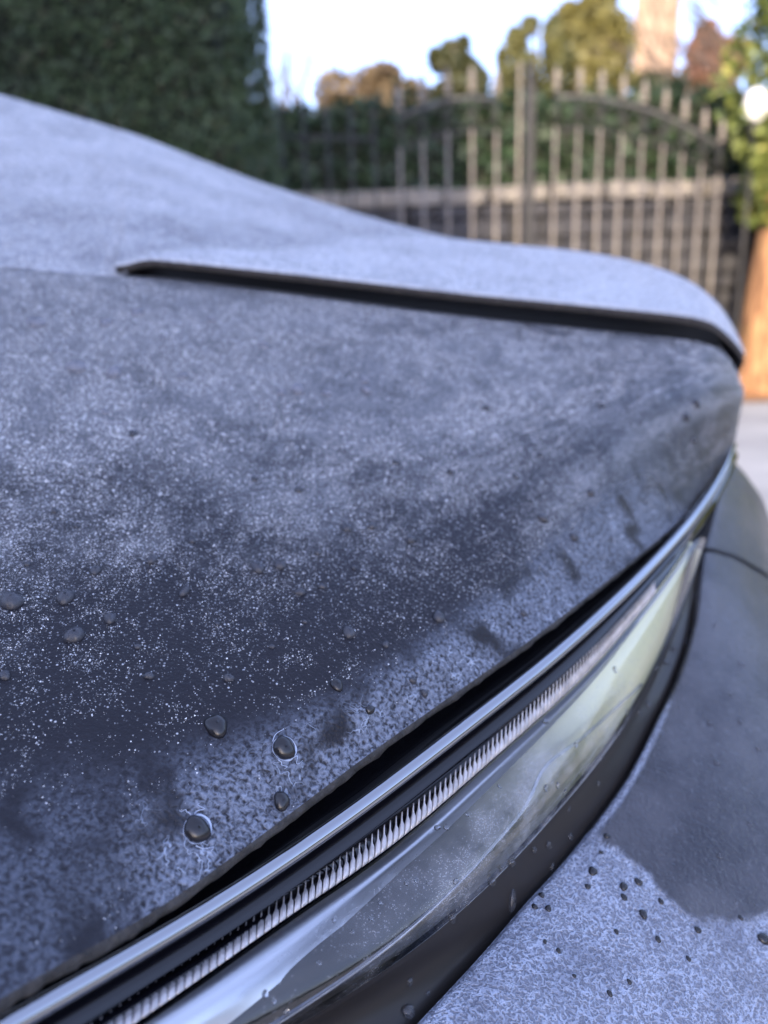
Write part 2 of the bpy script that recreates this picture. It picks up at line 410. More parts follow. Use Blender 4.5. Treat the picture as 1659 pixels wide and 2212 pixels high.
# stone wall with coping
WY = 7.36
wall = empty('stone_wall', (0, WY+.2, 0), 'stone wall, painted dark for shade, with pale coping stones behind the gate', 'wall')
v, f = box(-4.5, 6.5, -.14, .2, 0, 1.66); mesh_from(v, f, 'mortar_core', simple('dark_mortar', (.025, .024, .024), .9, .3, 10), wall)
M['stone'] = simple('shaded_stone', (.040, .039, .043), .8, .4, 5, bump=.6, bscale=25, bdist=.01)  # shade on the wall face put into a dark stone colour
M['coping'] = simple('pale_coping', (.20, .18, .155), .8, .3, 6, bump=.5, bscale=25, bdist=.01)
def stone_mesh(nm, W, D, Hh, mat, bev=.16):
    V = []
    for z in (-1, 1):
        for y in (-1, 1):
            for x in (-1, 1): V.append((x, y, z))
    V = np.array(V, float)*np.array([W, D, Hh])/2
    me = bpy.data.meshes.new(nm)
    import bmesh
    bm = bmesh.new(); vs = [bm.verts.new(tuple(p + rng.normal(size=3)*np.array([W, D, Hh])*.045)) for p in V]
    for q in [(0, 2, 3, 1), (4, 5, 7, 6), (0, 1, 5, 4), (2, 6, 7, 3), (0, 4, 6, 2), (1, 3, 7, 5)]: bm.faces.new([vs[a] for a in q])
    bmesh.ops.bevel(bm, geom=list(bm.edges), offset=min(W, Hh)*bev, segments=1, affect='EDGES')
    bm.to_mesh(me); bm.free(); me.materials.append(mat); return me
stones = [stone_mesh('stone', 1, 1, 1, M['stone']) for _ in range(6)]
z = 0.55
while z < 1.62:
    h = random.uniform(.13, .2); h = min(h, 1.66-z)
    if h < .06: break
    x = -1.9 + random.uniform(0, .2)
    while x < 4.4:
        ww = random.uniform(.2, .46)
        o = bpy.data.objects.new('stone', random.choice(stones)); COL.objects.link(o); o.parent = wall
        o.location = (x+ww/2, -.15+random.uniform(-.02, .015), z+h/2); o.scale = (ww-.018, .12, h-.018)
        x += ww
    z += h
copes = [stone_mesh('coping_stone', 1, 1, 1, M['coping'], .1) for _ in range(4)]
x = -2.0
while x < 4.6:
    ww = random.uniform(.35, .6)
    o = bpy.data.objects.new('coping_stone', random.choice(copes)); COL.objects.link(o); o.parent = wall
    o.location = (x+ww/2, 0, 1.735+random.uniform(-.012, .012)); o.scale = (ww-.012, .46, .15)
    x += ww

# gate: two wrought iron leaves
b_ = NB('sunlit_tan_iron')
M['grey_iron'] = simple('mid_grey_iron', (.09, .085, .085), .6, .3, 30)  # mid grey, for the upper arched rail
M['dark_iron'] = simple('dark_and_shaded_iron', (.025, .024, .024), .75, .3, 30)  # dark iron; also puts shade into the right stile and railing bars
M['iron'] = b_.done(b_.bsdf(Base_Color=b_.mix(b_.step(b_.noise(30, 4, .6), .45, .7), (.17, .145, .12), (.27, .23, .19)), Roughness=.45, Specular_IOR_Level=.6))  # sun glint on black iron put into a tan colour
bar_prof = None
def gate_leaf(name, label, us, tops, zs, stile_u):
    pts = [P(u, 400, z_) for u, z_ in zip(us, zs)]
    base = np.array([pts[0][0], pts[0][1], 0.0])
    root = empty(name, base, label, 'gate', 'leaves of the iron gate')
    tz = [P(u, t, z_)[2] for u, t, z_ in zip(us, tops, zs)]
    for p, t in zip(pts, tz):
        c = np.array([p[0], p[1], 0]) - base
        V, F = tube([c+(0, 0, .10), c+(0, 0, t-.40)], .0105, 10)
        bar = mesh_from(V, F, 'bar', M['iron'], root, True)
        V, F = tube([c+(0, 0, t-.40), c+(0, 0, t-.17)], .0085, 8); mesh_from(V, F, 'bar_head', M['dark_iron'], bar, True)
        zz = t-.17
        V, F = lathe([(.010, 0), (.022, .006), (.027, .018), (.022, .032), (.010, .04), (.022, .046), (.028, .058), (.022, .072), (.010, .08), (.022, .09), (.024, .105), (.012, .135), (.002, .17)], 10, c+(0, 0, zz))
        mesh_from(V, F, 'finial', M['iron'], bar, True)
    for off, r in ((.20, .013), (.42, .010)):
        V, F = tube([np.array([p[0], p[1]+.014, t-off])-base for p, t in zip(pts, tz)], r, 8)
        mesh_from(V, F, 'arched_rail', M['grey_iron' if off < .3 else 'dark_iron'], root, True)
    for zz in (.14, .75):
        V, F = tube([np.array([p[0], p[1]+.016, zz])-base for p in (pts[0], pts[-1])], .015, 8)
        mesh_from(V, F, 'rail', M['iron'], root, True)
    for i in range(len(pts)-1):
        a, b2 = pts[i], pts[i+1]; mid = (a+b2)/2; zc = (tz[i]+tz[i+1])/2-.31
        ax = np.array([b2[0]-a[0], b2[1]-a[1], 0]); L = np.linalg.norm(ax); ax /= L
        th = np.linspace(0, 2*np.pi, 25); R_ = L*.40
        ring = [np.array([mid[0], mid[1], zc])-base + ax*R_*math.cos(t)+np.array([0, 0, R_*math.sin(t)]) for t in th]
        V, F = tube(ring, .006, 6, False); mesh_from(V, F, 'scroll_ring', M['dark_iron'], root, True)
    # hanging stile
    p = P(stile_u[0], 400, stile_u[1]); c = np.array([p[0], p[1], 0])-base; t = P(stile_u[0], stile_u[2], stile_u[1])[2]
    q = stile_u[3]
    V, F = box(c[0]-q, c[0]+q, c[1]-q, c[1]+q, .05, t); 
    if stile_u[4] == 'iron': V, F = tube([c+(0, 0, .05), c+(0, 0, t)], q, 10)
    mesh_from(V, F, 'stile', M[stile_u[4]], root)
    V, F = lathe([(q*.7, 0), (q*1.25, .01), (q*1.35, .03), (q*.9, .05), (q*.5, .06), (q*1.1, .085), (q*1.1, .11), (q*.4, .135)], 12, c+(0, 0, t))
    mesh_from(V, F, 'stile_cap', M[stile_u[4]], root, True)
    return root
zr = lambda u: 5.4 + (u-860)/715*.6
ur = [1197, 1246, 1292, 1338, 1383, 1428, 1470, 1513, 1552]; tr_ = [158, 158, 163, 172, 183, 198, 217, 238, 262]
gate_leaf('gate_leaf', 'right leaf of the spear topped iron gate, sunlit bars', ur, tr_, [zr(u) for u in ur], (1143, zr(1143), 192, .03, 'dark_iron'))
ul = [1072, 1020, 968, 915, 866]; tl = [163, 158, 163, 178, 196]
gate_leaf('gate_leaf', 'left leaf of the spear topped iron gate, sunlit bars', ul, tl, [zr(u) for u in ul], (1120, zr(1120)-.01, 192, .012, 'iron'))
us = [812, 762, 712, 662, 612]; pts = [P(u, 400, zr(u)) for u in us]; base = np.array([pts[0][0], pts[0][1], 0]); zt = 2.05
rl = empty('shaded_bar_railing', base, 'dark railing added for the shaded gate bars beside the yew hedge', 'railing')
for p in pts:  # added railing, its dark bars put in for gate bars in shade
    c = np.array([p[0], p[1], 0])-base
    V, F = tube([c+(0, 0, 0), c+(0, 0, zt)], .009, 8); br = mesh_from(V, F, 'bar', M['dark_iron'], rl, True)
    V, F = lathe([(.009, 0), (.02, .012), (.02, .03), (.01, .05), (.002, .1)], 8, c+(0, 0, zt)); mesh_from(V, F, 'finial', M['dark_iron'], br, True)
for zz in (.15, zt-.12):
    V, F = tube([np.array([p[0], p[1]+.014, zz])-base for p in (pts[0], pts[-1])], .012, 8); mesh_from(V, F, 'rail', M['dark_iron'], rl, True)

# globe lamp on a post
gp = P(1618, 400, 6.1); gz = P(1624, 238, 6.1)[2]
lamp = empty('globe_lamp', (gp[0], gp[1], 0), 'white globe lamp on a thin black post beside the ivy trunk', 'lamp')
V, F = lathe([(.05, 0), (.05, .03), (.024, .06), (.02, .3), (.018, gz-.25), (.03, gz-.2), (.05, gz-.14), (.045, gz-.11)], 14); mesh_from(V, F, 'post', M['dark_iron'], lamp, True)
th = np.linspace(-math.pi/2+.35, math.pi/2, 14); V, F = lathe([(.088*math.cos(t)+.001, gz+.125*math.sin(t)) for t in th], 20)
mesh_from(V, F, 'globe', simple('white_opal_glass', (.86, .85, .82), .12, .03, 5), lamp, True)

# ivy clad tree trunk
def limb(path, r, seg=10): return tube(catmull(path, len(path)*5), np.interp(np.linspace(0, 1, len(path)*5), np.linspace(0, 1, len(r)), r), seg)
tp = P(1660, 868, 6.7); tx, ty = tp[0]-.10, tp[1]
tree = empty('ivy_clad_tree', (tx, ty, 0), 'orange sunlit tree trunk clad in ivy beside the gate', 'tree')
b2 = NB('orange_bark'); co = b2.coord((1, 1, .12))
cc = b2.mix(b2.step(b2.noise(22, 5, .7, co), .35, .68), (.16, .075, .035), (.50, .27, .125))
cc = b2.mix(b2.step(b2.noise(4, 3, .6), .55, .75), cc, (.20, .13, .05))
M['orange'] = b2.done(b2.bsdf(Base_Color=cc, Roughness=.85, Normal=b2.bump(b2.noise(25, 5, .7, co), .9, .03)))
parts = [limb([(0, 0, -.05), (.0, 0, .3), (.03, .02, .9), (.10, .02, 1.7), (.14, .05, 2.6), (.12, .1, 4.2)], [.27, .20, .175, .165, .15, .1], 18)]
for a in (-2.6, -1.4, -.4, .9, 2.2, 3.0):
    d = np.array([math.cos(a), math.sin(a), 0]); parts.append(limb([d*.38+(0, 0, -.04), d*.25+(0, 0, .06), d*.12+(.01, 0, .35), d*.05+(.03, 0, .8)], [.05, .075, .07, .03], 10))
V, F = merge(parts); mesh_from(V, F, 'trunk', M['orange'], tree, True)
M['ivy'] = foliage_mat('ivy_leaves', (.07, .11, .022), (.24, .27, .06), (.45, .42, .12), .3, 3)
n = 5200; hh = 1.35 + 2.6*rng.random(n)**.9; an = rng.random(n)*2*np.pi
rr = .14 + (.16 + .24*np.clip((hh-1.25)/1.0, 0, 1))*np.sqrt(rng.random(n))*(.75+.35*np.sin(an*3+hh*5))
C = np.stack([.10+np.cos(an)*rr*1.15, np.sin(an)*rr, hh], 1)
o = leaves(C, .045, 'ivy', M['ivy'], tree); o['kind'] = 'stuff'
n = 420; hh = .1+1.3*rng.random(n); an = rng.random(n)*1.8-.9
o = leaves(np.stack([.04+np.cos(an)*(.2+.05*rng.random(n)), np.sin(an)*.2-.05, hh], 1), .04, 'ivy', M['ivy'], tree); o['kind'] = 'stuff'

# distant trees
def crown_tree(name, label, u0, u1, vtop, vbot, Y, mat, n, size, lob=7, conical=0.0, group='trees beyond the hedge'):
    uc = (u0+u1)/2; b0 = P(uc, vbot, Y); t = P(uc, vtop, Y); W = abs(P(u1, vbot, Y)[0]-P(u0, vbot, Y)[0])/2*1.28
    root = empty(name, (b0[0], b0[1], 0), label, 'tree', group)
    z0, z1 = max(.8, b0[2]-1.5), t[2]
    V, F = limb([(0, 0, -.1), (.05, 0, z0*.5), (.1, .1, z0+(z1-z0)*.5), (.0, 0, z1-.3)], [W*.14, W*.11, W*.07, W*.02], 8)
    pr = [(V, F)]
    for k in range(6):
        a = rng.random()*6.28; zz = z0+(z1-z0)*rng.uniform(.1, .6); pr.append(limb([(.05, 0, zz), (math.cos(a)*W*.3, math.sin(a)*W*.3, zz+W*.25), (math.cos(a)*W*.6, math.sin(a)*W*.6, zz+W*.4)], [W*.05, W*.035, W*.012], 6))
    V, F = merge(pr); mesh_from(V, F, 'trunk', M['bark'], root, True)
    ctr = []; n = n*2
    for k in range(lob*2):
        h = (k+.5)/(lob*2); wid = W/1.28*(1-conical*h)*math.sqrt(max(.30, 1-max(0, (h-.35)/.65)**6))
        x_ = rng.uniform(-1, 1)*wid*.8; y_ = rng.uniform(-1, 1)*wid*.6; rr_ = wid*rng.uniform(.32, .5)
        ctr.append((x_, y_, z0+(z1-z0)*h-rr_*max(0, h-.4), rr_))
    ctr = np.array(ctr); pick = rng.integers(0, len(ctr), n); d = rng.normal(size=(n, 3)); d /= np.linalg.norm(d, axis=1)[:, None]
    rad = ctr[pick, 3]*(.5+.55*rng.random(n)); C = ctr[pick, :3] + d*rad[:, None]*np.array([1, 1, 1.05])
    C = C[(C[:, 2] < z1) & (C[:, 2] > z0*.7)]
    o = leaves(C, size, 'crown', mat, root, d[:len(C)]*0+np.array([0, -.2, .3])); o['kind'] = 'stuff'
    return root
def bare_tree(name, label, u, vtop, Y, hgt_w, nb, group='trees beyond the hedge', seed=3, depth=4):
    r = random.Random(seed); b0 = P(u, 640, Y); t = P(u, vtop, Y)[2]
    root = empty(name, (b0[0], b0[1], 0), label, 'tree', group); pr = []
    def grow(p, d, L, rad, k):
        q = p + d*L; m_ = (p+q)/2 + Vector((r.uniform(-1, 1), r.uniform(-1, 1), 0))*L*.06
        pr.append(tube([p, m_, q], [rad, rad*.85, rad*.65], 5))
        if k == 0: return
        for _ in range(nb):
            dd = (d + Vector((r.uniform(-1, 1), r.uniform(-1, 1), r.uniform(-.25, .5)))*.75).normalized()
            grow(p + d*L*r.uniform(.6, 1), dd, L*r.uniform(.6, .78), rad*.58, k-1)
    grow(Vector((0, 0, -.1)), Vector((.03, 0, 1)), t*.42, t*.018, depth)
    V, F = merge(pr); V[:, 2] *= (t/ max(V[:, 2]))
    mesh_from(V, F, 'branches', M['bark'], root)
    return root
F_ = foliage_mat
crown_tree('autumn_tree', 'orange brown autumn tree low behind the hedge, left of the gate', 690, 935, 152, 250, 24, F_('autumn_leaves', (.10, .07, .04), (.23, .165, .085), None, .35, .8), 5000, .13, 12)
crown_tree('yew_tree', 'small dark rounded yew behind the left gate leaf', 915, 1045, 88, 250, 26, F_('yew_tree_leaves', (.02, .03, .012), (.10, .10, .035), None, .2, .5), 5000, .13, 14)
crown_tree('conifer_tree', 'olive yellow conifer left of the stone tower, its lower left part', 1080, 1230, 50, 260, 29, F_('conifer_leaves', (.035, .045, .015), (.17, .16, .05), None, .2, .5), 5000, .14, 14)
crown_tree('conifer_tree', 'tallest olive yellow conifer, just left of the stone tower', 1180, 1356, 8, 260, 31, F_('conifer_leaves_pale', (.05, .055, .018), (.24, .21, .06), None, .2, .5), 9000, .14, 20)
crown_tree('holly_tree', 'dark green bush at the foot of the stone tower', 1335, 1500, 160, 260, 33, F_('holly_leaves', (.02, .03, .012), (.09, .085, .03), None, .2, .5), 6000, .15, 14)
crown_tree('copper_tree', 'reddish brown tree right of the stone tower', 1468, 1625, 55, 260, 38, F_('copper_leaves', (.15, .07, .045), (.36, .19, .12), None, .35, .5), 6000, .17, 14)
bare_tree('bare_tree', 'bare winter tree standing alone in the pale sky', 672, 135, 34, 1, 3, seed=5)
bare_tree('bare_tree', 'bare winter tree at the top right above the ivy', 1655, -120, 24, 1, 3, seed=8, depth=5)

# church tower
tc = P(1410, 200, 60); TW = 1.36
tower = empty('stone_tower', (tc[0], tc[1], 0), 'tall sunlit sandstone tower rising behind the trees', 'tower'); tower.rotation_euler.z = math.radians(-16)
M['sand'] = simple('warm_sandstone', (.27, .19, .135), .85, .25, 1.2, bump=.6, bscale=6, bdist=.05)
V, F = box(-TW, TW, -TW, TW, 0, 31); mesh_from(V, F, 'shaft', M['sand'], tower)
for zz in (17, 24, 29.6):
    V, F = box(-TW-.12, TW+.12, -TW-.12, TW+.12, zz, zz+.3); mesh_from(V, F, 'string_course', M['sand'], tower)
for sx in (-1, 1):
    for sy in (-1, 1):
        V, F = box(sx*TW-.18+sx*.05, sx*TW+.18+sx*.05, sy*TW-.18+sy*.05, sy*TW+.18+sy*.05, 0, 27.5); mesh_from(V, F, 'buttress', M['sand'], tower)
        V, F = box(sx*(TW-.25)-.35, sx*(TW-.25)+.35, sy*(TW-.25)-.35, sy*(TW-.25)+.35, 30.9, 32.4); mesh_from(V, F, 'merlon', M['sand'], tower)
for sy in (-1,):
    V, F = box(-.55, .55, sy*TW-.05, sy*TW+.05, 25, 28.4); mesh_from(V, F, 'louvre_opening', M['black'], tower)

# ------------------------------------------------------------------ unseen house and garage behind the camera, sized so their shade covers the car
HY = -5.0
M['render'] = simple('cream_render', (.50, .44, .35), .85, .12, 2, bump=.3, bscale=40)
M['tiles'] = simple('brown_roof_tiles', (.13, .08, .06), .8, .4, 6, bump=.8, bscale=12, bdist=.03)
M['glass'] = m_gloss('window_glass', (.02, .022, .025), .03)
M['whitepaint'] = simple('white_paint', (.75, .75, .73), .4, .05, 5)
def house(name, label, x0, x1, y0, y1, he, hr, wins, cat='house'):
    root = empty(name, ((x0+x1)/2, (y0+y1)/2, 0), label, cat); cx, cy = root.location.x, root.location.y
    a, b3 = x0-cx, x1-cx; c, d = y0-cy, y1-cy
    V = [(a, c, 0), (b3, c, 0), (b3, d, 0), (a, d, 0), (a, c, he), (b3, c, he), (b3, d, he), (a, d, he), (a, 0, hr-.12), (b3, 0, hr-.12)]
    mesh_from(V, [(0, 1, 5, 4), (2, 3, 7, 6), (1, 2, 6, 9, 5), (3, 0, 4, 8, 7), (0, 3, 2, 1)], 'wall', M['render'], root)
    e = .0 if cat != 'house' else .05
    parts = []
    for s in (-1, 1):
        yy = (d+.25)*s if s > 0 else (c-.25)
        zl = he-.25*(hr-he)/d
        P0 = [(a-e, yy, zl), (b3+e, yy, zl), (b3+e, 0, hr), (a-e, 0, hr)]
        Q = [(x, y, z_-.1) for x, y, z_ in P0]
        parts.append((np.array(P0+Q), [(0, 1, 2, 3), (7, 6, 5, 4), (0, 4, 5, 1), (1, 5, 6, 2), (2, 6, 7, 3), (3, 7, 4, 0)]))
    V, F = merge(parts); mesh_from(V, F, 'roof', M['tiles'], root)
    for (wx, wz, ww, wh) in wins:
        V, F = merge([box(wx-ww/2, wx+ww/2, d-.02, d+.04, wz, wz+.07), box(wx-ww/2, wx+ww/2, d-.02, d+.04, wz+wh-.07, wz+wh), box(wx-ww/2, wx-ww/2+.07, d-.02, d+.038, wz+.07, wz+wh-.07), box(wx+ww/2-.07, wx+ww/2, d-.02, d+.038, wz+.07, wz+wh-.07), box(wx-.03, wx+.03, d-.02, d+.036, wz+.07, wz+wh-.07)])
        win = mesh_from(V, F, 'window', M['whitepaint'], root)
        V, F = box(wx-ww/2+.05, wx+ww/2-.05, d-.03, d+.015, wz+.05, wz+wh-.05); mesh_from(V, F, 'pane', M['glass'], win)
    return root
hb = house('house', 'two storey cream rendered house behind the car', -13, -2.75, HY-7, HY, 5.2, 9.3, [(-3.5, .9, 1.4, 1.2), (0, .9, 1.6, 1.2), (3.6, .9, 1.4, 1.2), (-3.5, 3.4, 1.2, 1.2), (0, 3.4, 1.2, 1.2), (3.6, 3.4, 1.2, 1.2)])
house('garage', 'low cream garage added unseen beside the house for its shade', -2.7, -.45, HY-1.7, HY, 2.95, 3.75, [(0, 1.0, .9, 1.0)], 'garage')
hedge('added_ivy_hedge', 'unseen yellow green ivy hedge added to reflect in the headlight trim', 3.75, 8.5, 5.6, 6.6, 2.4, 9000, .06, M['ivy'], M['core'], faces='flt', wav=.12)  # unseen hedge added for a yellow-green reflection in the trim
hedge('added_side_hedge', 'unseen low hedge right of the drive, added for headlight reflections', 9.0, 9.9, -9, 5.0, 1.1, 9000, .07, M['laurel'], M['core'], faces='lt', wav=.12)  # added out of view for reflections, kept low to let skylight in

# ================================================================== THE CAR
car = empty('car', (0, 0.6, 0), 'dark car thick with frost, its front corner filling the foreground', 'car')
CO = np.array(car.location)
def cgrid(Pts, name, mat, parent=car, **kw): return grid(Pts - CO, name, mat, parent, **kw)

def extend_left(Gd, sh0, sh1, n=36):
    """smoothly carry a surface on past its first column; shift varies from sh0 (row 0) to sh1 (last row)"""
    f = np.linspace(0, 1, Gd.shape[1])[:, None]; shift = np.array(sh0)*(1-f)+np.array(sh1)*f
    m0 = Gd[0]-Gd[2]; m0 = m0/(np.linalg.norm(m0, axis=1)[:, None]+1e-9)*np.linalg.norm(shift, axis=1)[:, None]
    t_ = np.linspace(1, 0, n, endpoint=False)[:, None, None]
    h00, h10, h01, h11 = 2*t_**3-3*t_**2+1, t_**3-2*t_**2+t_, -2*t_**3+3*t_**2, t_**3-t_**2
    return np.concatenate([h00*Gd[0] + h10*m0 + h01*(Gd[0]+shift) + h11*shift, Gd], 0)
def pad_left(a, n=36): return np.concatenate([np.repeat(a[:1], n, 0), a], 0)

# ---- front panel of the bonnet -------------------------------------------------
S = [(-350, 560, .435), (0, 582, .445), (262, 600, .45), (600, 638, .46), (1000, 688, .475), (1300, 717, .50), (1500, 738, .52), (1560, 760, .535), (1592, 800, .55), (1585, 800, .60)]
Mi = [(-420, 1000, .295), (0, 960, .31), (330, 950, .325), (680, 950, .345), (1010, 920, .37), (1260, 860, .42), (1450, 820, .46), (1545, 800, .50), (1597, 822, .552), (1590, 830, .60)]
R = [(-500, 1560, .185), (-60, 1600, .195), (330, 1540, .215), (680, 1440, .24), (1000, 1260, .285), (1270, 1040, .355), (1420, 920, .42), (1540, 870, .47), (1606, 850, .556), (1592, 860, .60)]
E = [(-420, 2450, .118), (0, 2159, .150), (400, 1924, .186), (830, 1606, .235), (1175, 1361, .29), (1415, 1171, .37), (1500, 1090, .425), (1570, 990, .50), (1592, 935, .545), (1575, 930, .60)]
PS, PM, PR, PE = [np.array([P(*p) for p in L]) for L in (S, Mi, R, E)]
back = PS + (PS-PM)/np.linalg.norm(PS-PM, axis=1)[:, None]*.05 - np.array([0, 0, .028])
ctl = np.stack([back, PS, PM, PR, PE], 0)                       # 5 x K x 3
NK, NT = 260, 200
G = catmull(ctl.transpose(1, 0, 2), NK).transpose(1, 0, 2)      # along columns
G = catmull(G, NT).transpose(1, 0, 2)                           # K x T
kk = np.linspace(0, 9, NK)[:, None]*np.ones((1, NT)); tt = np.linspace(-1, 3, NT)[None]*np.ones((NK, 1))
ss = lambda x, a, b: np.clip((x-a)/(b-a), 0, 1)**2*(3-2*np.clip((x-a)/(b-a), 0, 1))
fro = .90 - .58*ss(tt, .6+.05*kk, 1.95) - .22*ss(tt, 1.7, 2.4)*(kk < 4)
fro = np.where(kk > 3.2, fro + (-.10 + .5*np.exp(-((tt-2.0)/.22)**2)*ss(kk, 3.6, 5))*ss(kk, 3.2, 4.2), fro)
fro = fro - .14*ss(kk, 3.5, 5.5)*(1-ss(tt, 1.0, 1.6)) + .14*ss(kk, 3.2, 5)*ss(tt, 1.0, 1.6) - .14*ss(tt, 1.5, 2.0)*(1-ss(kk, 2.5, 4))
wetm = ss(tt, 2.05, 2.5)*ss(kk, 1.5, 2.0)*(1-ss(kk, 5.0, 6.2)) * (1 - .0*tt)
wetm = np.maximum(wetm, .42*ss(tt, 2.0, 2.4)*(1-ss(kk, 1.5, 2.0)))
fp = cgrid(extend_left(G, (-.62, -.10, .02), (-.42, -.36, 0)), 'bonnet_front', M['panel'], attrs={'frost': pad_left(np.clip(fro, 0, 1)), 'wet': pad_left(np.clip(wetm, 0, 1))}, flip=True)
FPV = G
# rolled lower edge of the panel
Ec = G[:, -1]; dE = G[:, -1]-G[:, -2]; dE /= np.linalg.norm(dE, axis=1)[:, None]
tE = np.gradient(Ec, axis=0); tE /= np.linalg.norm(tE, axis=1)[:, None]
nE = np.cross(tE, dE); nE *= np.sign(nE[:, 2])[:, None]
rows = [Ec]
rad = .0020
for a in np.linspace(.25, 1, 6)*math.radians(150):
    rows.append(Ec + dE*rad*math.sin(a) - nE*rad*(1-math.cos(a)))
rows.append(rows[-1] - dE*.008 - nE*.001); 
lipG = np.stack(rows, 1)[:int(NK*7.5/9)]
wob = np.convolve(rng.normal(size=NK), [.25, .5, .25], 'same')[:len(lipG), None, None]*.00035; lipG[:, 1:-1] += wob*dE[:len(lipG), None]; lipG[:, 1:-1] += rng.normal(size=lipG[:, 1:-1].shape)*.00016
cgrid(extend_left(lipG, (-.42, -.36, 0), (-.42, -.36, 0)), 'panel_edge', M['edge'], flip=True)

# ---- upper bonnet with overhanging lip ------------------------------------------
T = [(-350, 555, .438), (0, 577, .447), (263, 595, .4515), (268, 566, .453), (600, 597, .462), (1000, 642, .478), (1300, 671, .50), (1500, 694, .52), (1562, 721, .54), (1607, 772, .565), (1590, 780, .61)]
Mu = [(-380, 345, .60), (0, 400, .58), (240, 445, .575), (300, 450, .575), (600, 528, .575), (980, 572, .57), (1290, 612, .575), (1480, 652, .575), (1552, 692, .575), (1604, 764, .578), (1585, 765, .615)]
Cu = [(-350, 125, .78), (0, 218, .76), (240, 287, .76), (310, 309, .76), (590, 413, .76), (950, 515, .70), (1270, 555, .66), (1440, 596, .64), (1538, 655, .61), (1594, 742, .592), (1580, 750, .62)]
TT, TM, TC = [np.array([P(*p) for p in L]) for L in (T, Mu, Cu)]
CAMP = np.array([0, 0, H])
vd = TC - CAMP; hz = np.linalg.norm(vd[:, :2], axis=1)[:, None]; un = vd/hz
TD = TC + un*.10 - np.array([0, 0, .014]); TF = TC + un*.42 - np.array([0, 0, .15]); TF2 = TC + un*.55 - np.array([0, 0, .6])
TF[:, 0] -= .05
sc_ = np.array([1, 1, 1, 1, 1, 1, 1, .9, .7, .4, .3])[:, None]
TF = TC + (TF-TC)*sc_ - np.array([.10, 0, 0])*(1-sc_); TF2 = TC + (TF2-TC)*sc_*np.array([1, 1, .8]) - np.array([.16, 0, 0])*(1-sc_)
ctl = np.stack([TT, TM, TC, TD, TF, TF2], 0)
NK2, NT2 = 260, 150
U = catmull(ctl.transpose(1, 0, 2), NK2).transpose(1, 0, 2); U = catmull(U, NT2).transpose(1, 0, 2)
k2 = np.linspace(0, 10, NK2)[:, None]*np.ones((1, NT2)); t2 = np.linspace(0, 5, NT2)[None]*np.ones((NK2, 1))
# low raised bulge right of a soft crease that runs from the lip's end to the crest
cre = ss(k2 - (3.05 + t2*1.05), -.12, .25)*(1-ss(t2, 1.9, 2.4))*ss(k2, 2.8, 3.2)
U[..., 2] += .004*cre
thick = .38 + .32*cre + .25*ss(t2, .5, 1.6)*(1-ss(k2, 3, 5)) + .2*ss(k2, 5, 8)
bonnet = cgrid(extend_left(U, (-.62, -.10, .02), (-.70, .05, -.05)), 'bonnet', M['frost'], attrs={'thick': pad_left(thick)}, flip=True)
# frosted nose + rubber seal under the lip (only where the lip stands up)
sel = slice(int(NK2*2.78/10), NK2)
Tc = U[sel, 0]; dT = U[sel, 0]-U[sel, 2]; dT /= np.linalg.norm(dT, axis=1)[:, None]
gapz = np.interp(np.linspace(2.78, 10, len(Tc)), [2.78, 2.86, 5, 7, 8, 9, 10], [.0075, .0095, .011, .0125, .014, .014, .014])[:, None]
zup = np.array([0, 0, 1.0])
nose = np.stack([Tc, Tc+dT*.0012-zup*.0004, Tc+dT*.0016-zup*.0014], 1); cgrid(nose, 'frosted_lip', M['frost'], attrs={'thick': np.full(nose.shape[:2], .8)}, flip=True)
sg = np.stack([nose[:, -1], nose[:, -1]+dT*.0002-zup*gapz*.25, nose[:, -1]-dT*.001-zup*gapz*.44, nose[:, -1]-dT*.004-zup*gapz*.50], 1); cgrid(sg, 'rubber_seal', M['seal'], flip=True)
ug = np.stack([sg[:, -1], sg[:, -1]-dT*.015-zup*.006, sg[:, -1]-dT*.05-zup*.022], 1); cgrid(ug, 'lip_underside', M['black'], flip=True)

# ---- headlight --------------------------------------------------------------------
hl = empty('headlight', (0, 0, 0), parent=car)
def extend(c, d0=.06, d1=0.0):
    a = c[0] + (c[0]-c[1])/np.linalg.norm(c[0]-c[1])*d0; r = [a]+list(c)
    if d1: r.append(c[-1] + (c[-1]-c[-2])/np.linalg.norm(c[-1]-c[-2])*d1)
    return np.array(r)
def fair(c, w=17):
    """take small wiggles out of a measured curve, ends kept"""
    k = np.hanning(w+2)[1:-1]; k /= k.sum(); h = w//2
    a_ = np.concatenate([c[0]+(c[0]-c[1:h+1][::-1]), c, c[-1]+(c[-1]-c[-h-1:-1][::-1])], 0)
    return np.stack([np.convolve(a_[:, i], k, 'valid') for i in range(3)], 1)
def hc(lst, n=220, d0=.06, d1=0.0): return fair(fair(arc(extend(np.array([P(*p) for p in lst]), d0, d1), n), 31), 31)
rod = hc([(30, 2209, .152), (225, 2099, .168), (415, 1994, .185), (625, 1854, .205), (830, 1709, .226), (1030, 1551, .25), (1180, 1436, .277), (1280, 1346, .30), (1380, 1251, .335), (1480, 1141, .39), (1530, 1076, .43), (1572, 1001, .485), (1588, 960, .53)])
ribt = hc([(200, 2209, .165), (350, 2109, .18), (500, 2014, .195), (830, 1784, .226), (990, 1660, .245), (1090, 1570, .26), (1180, 1492, .275), (1255, 1425, .29), (1330, 1350, .31), (1420, 1250, .345), (1485, 1165, .385)])
ribb = hc([(310, 2199, .168), (480, 2084, .184), (650, 1959, .203), (830, 1844, .222), (1050, 1652, .252), (1130, 1582, .265), (1230, 1491, .287), (1290, 1430, .30), (1370, 1335, .328), (1440, 1250, .355), (1495, 1170, .39)])
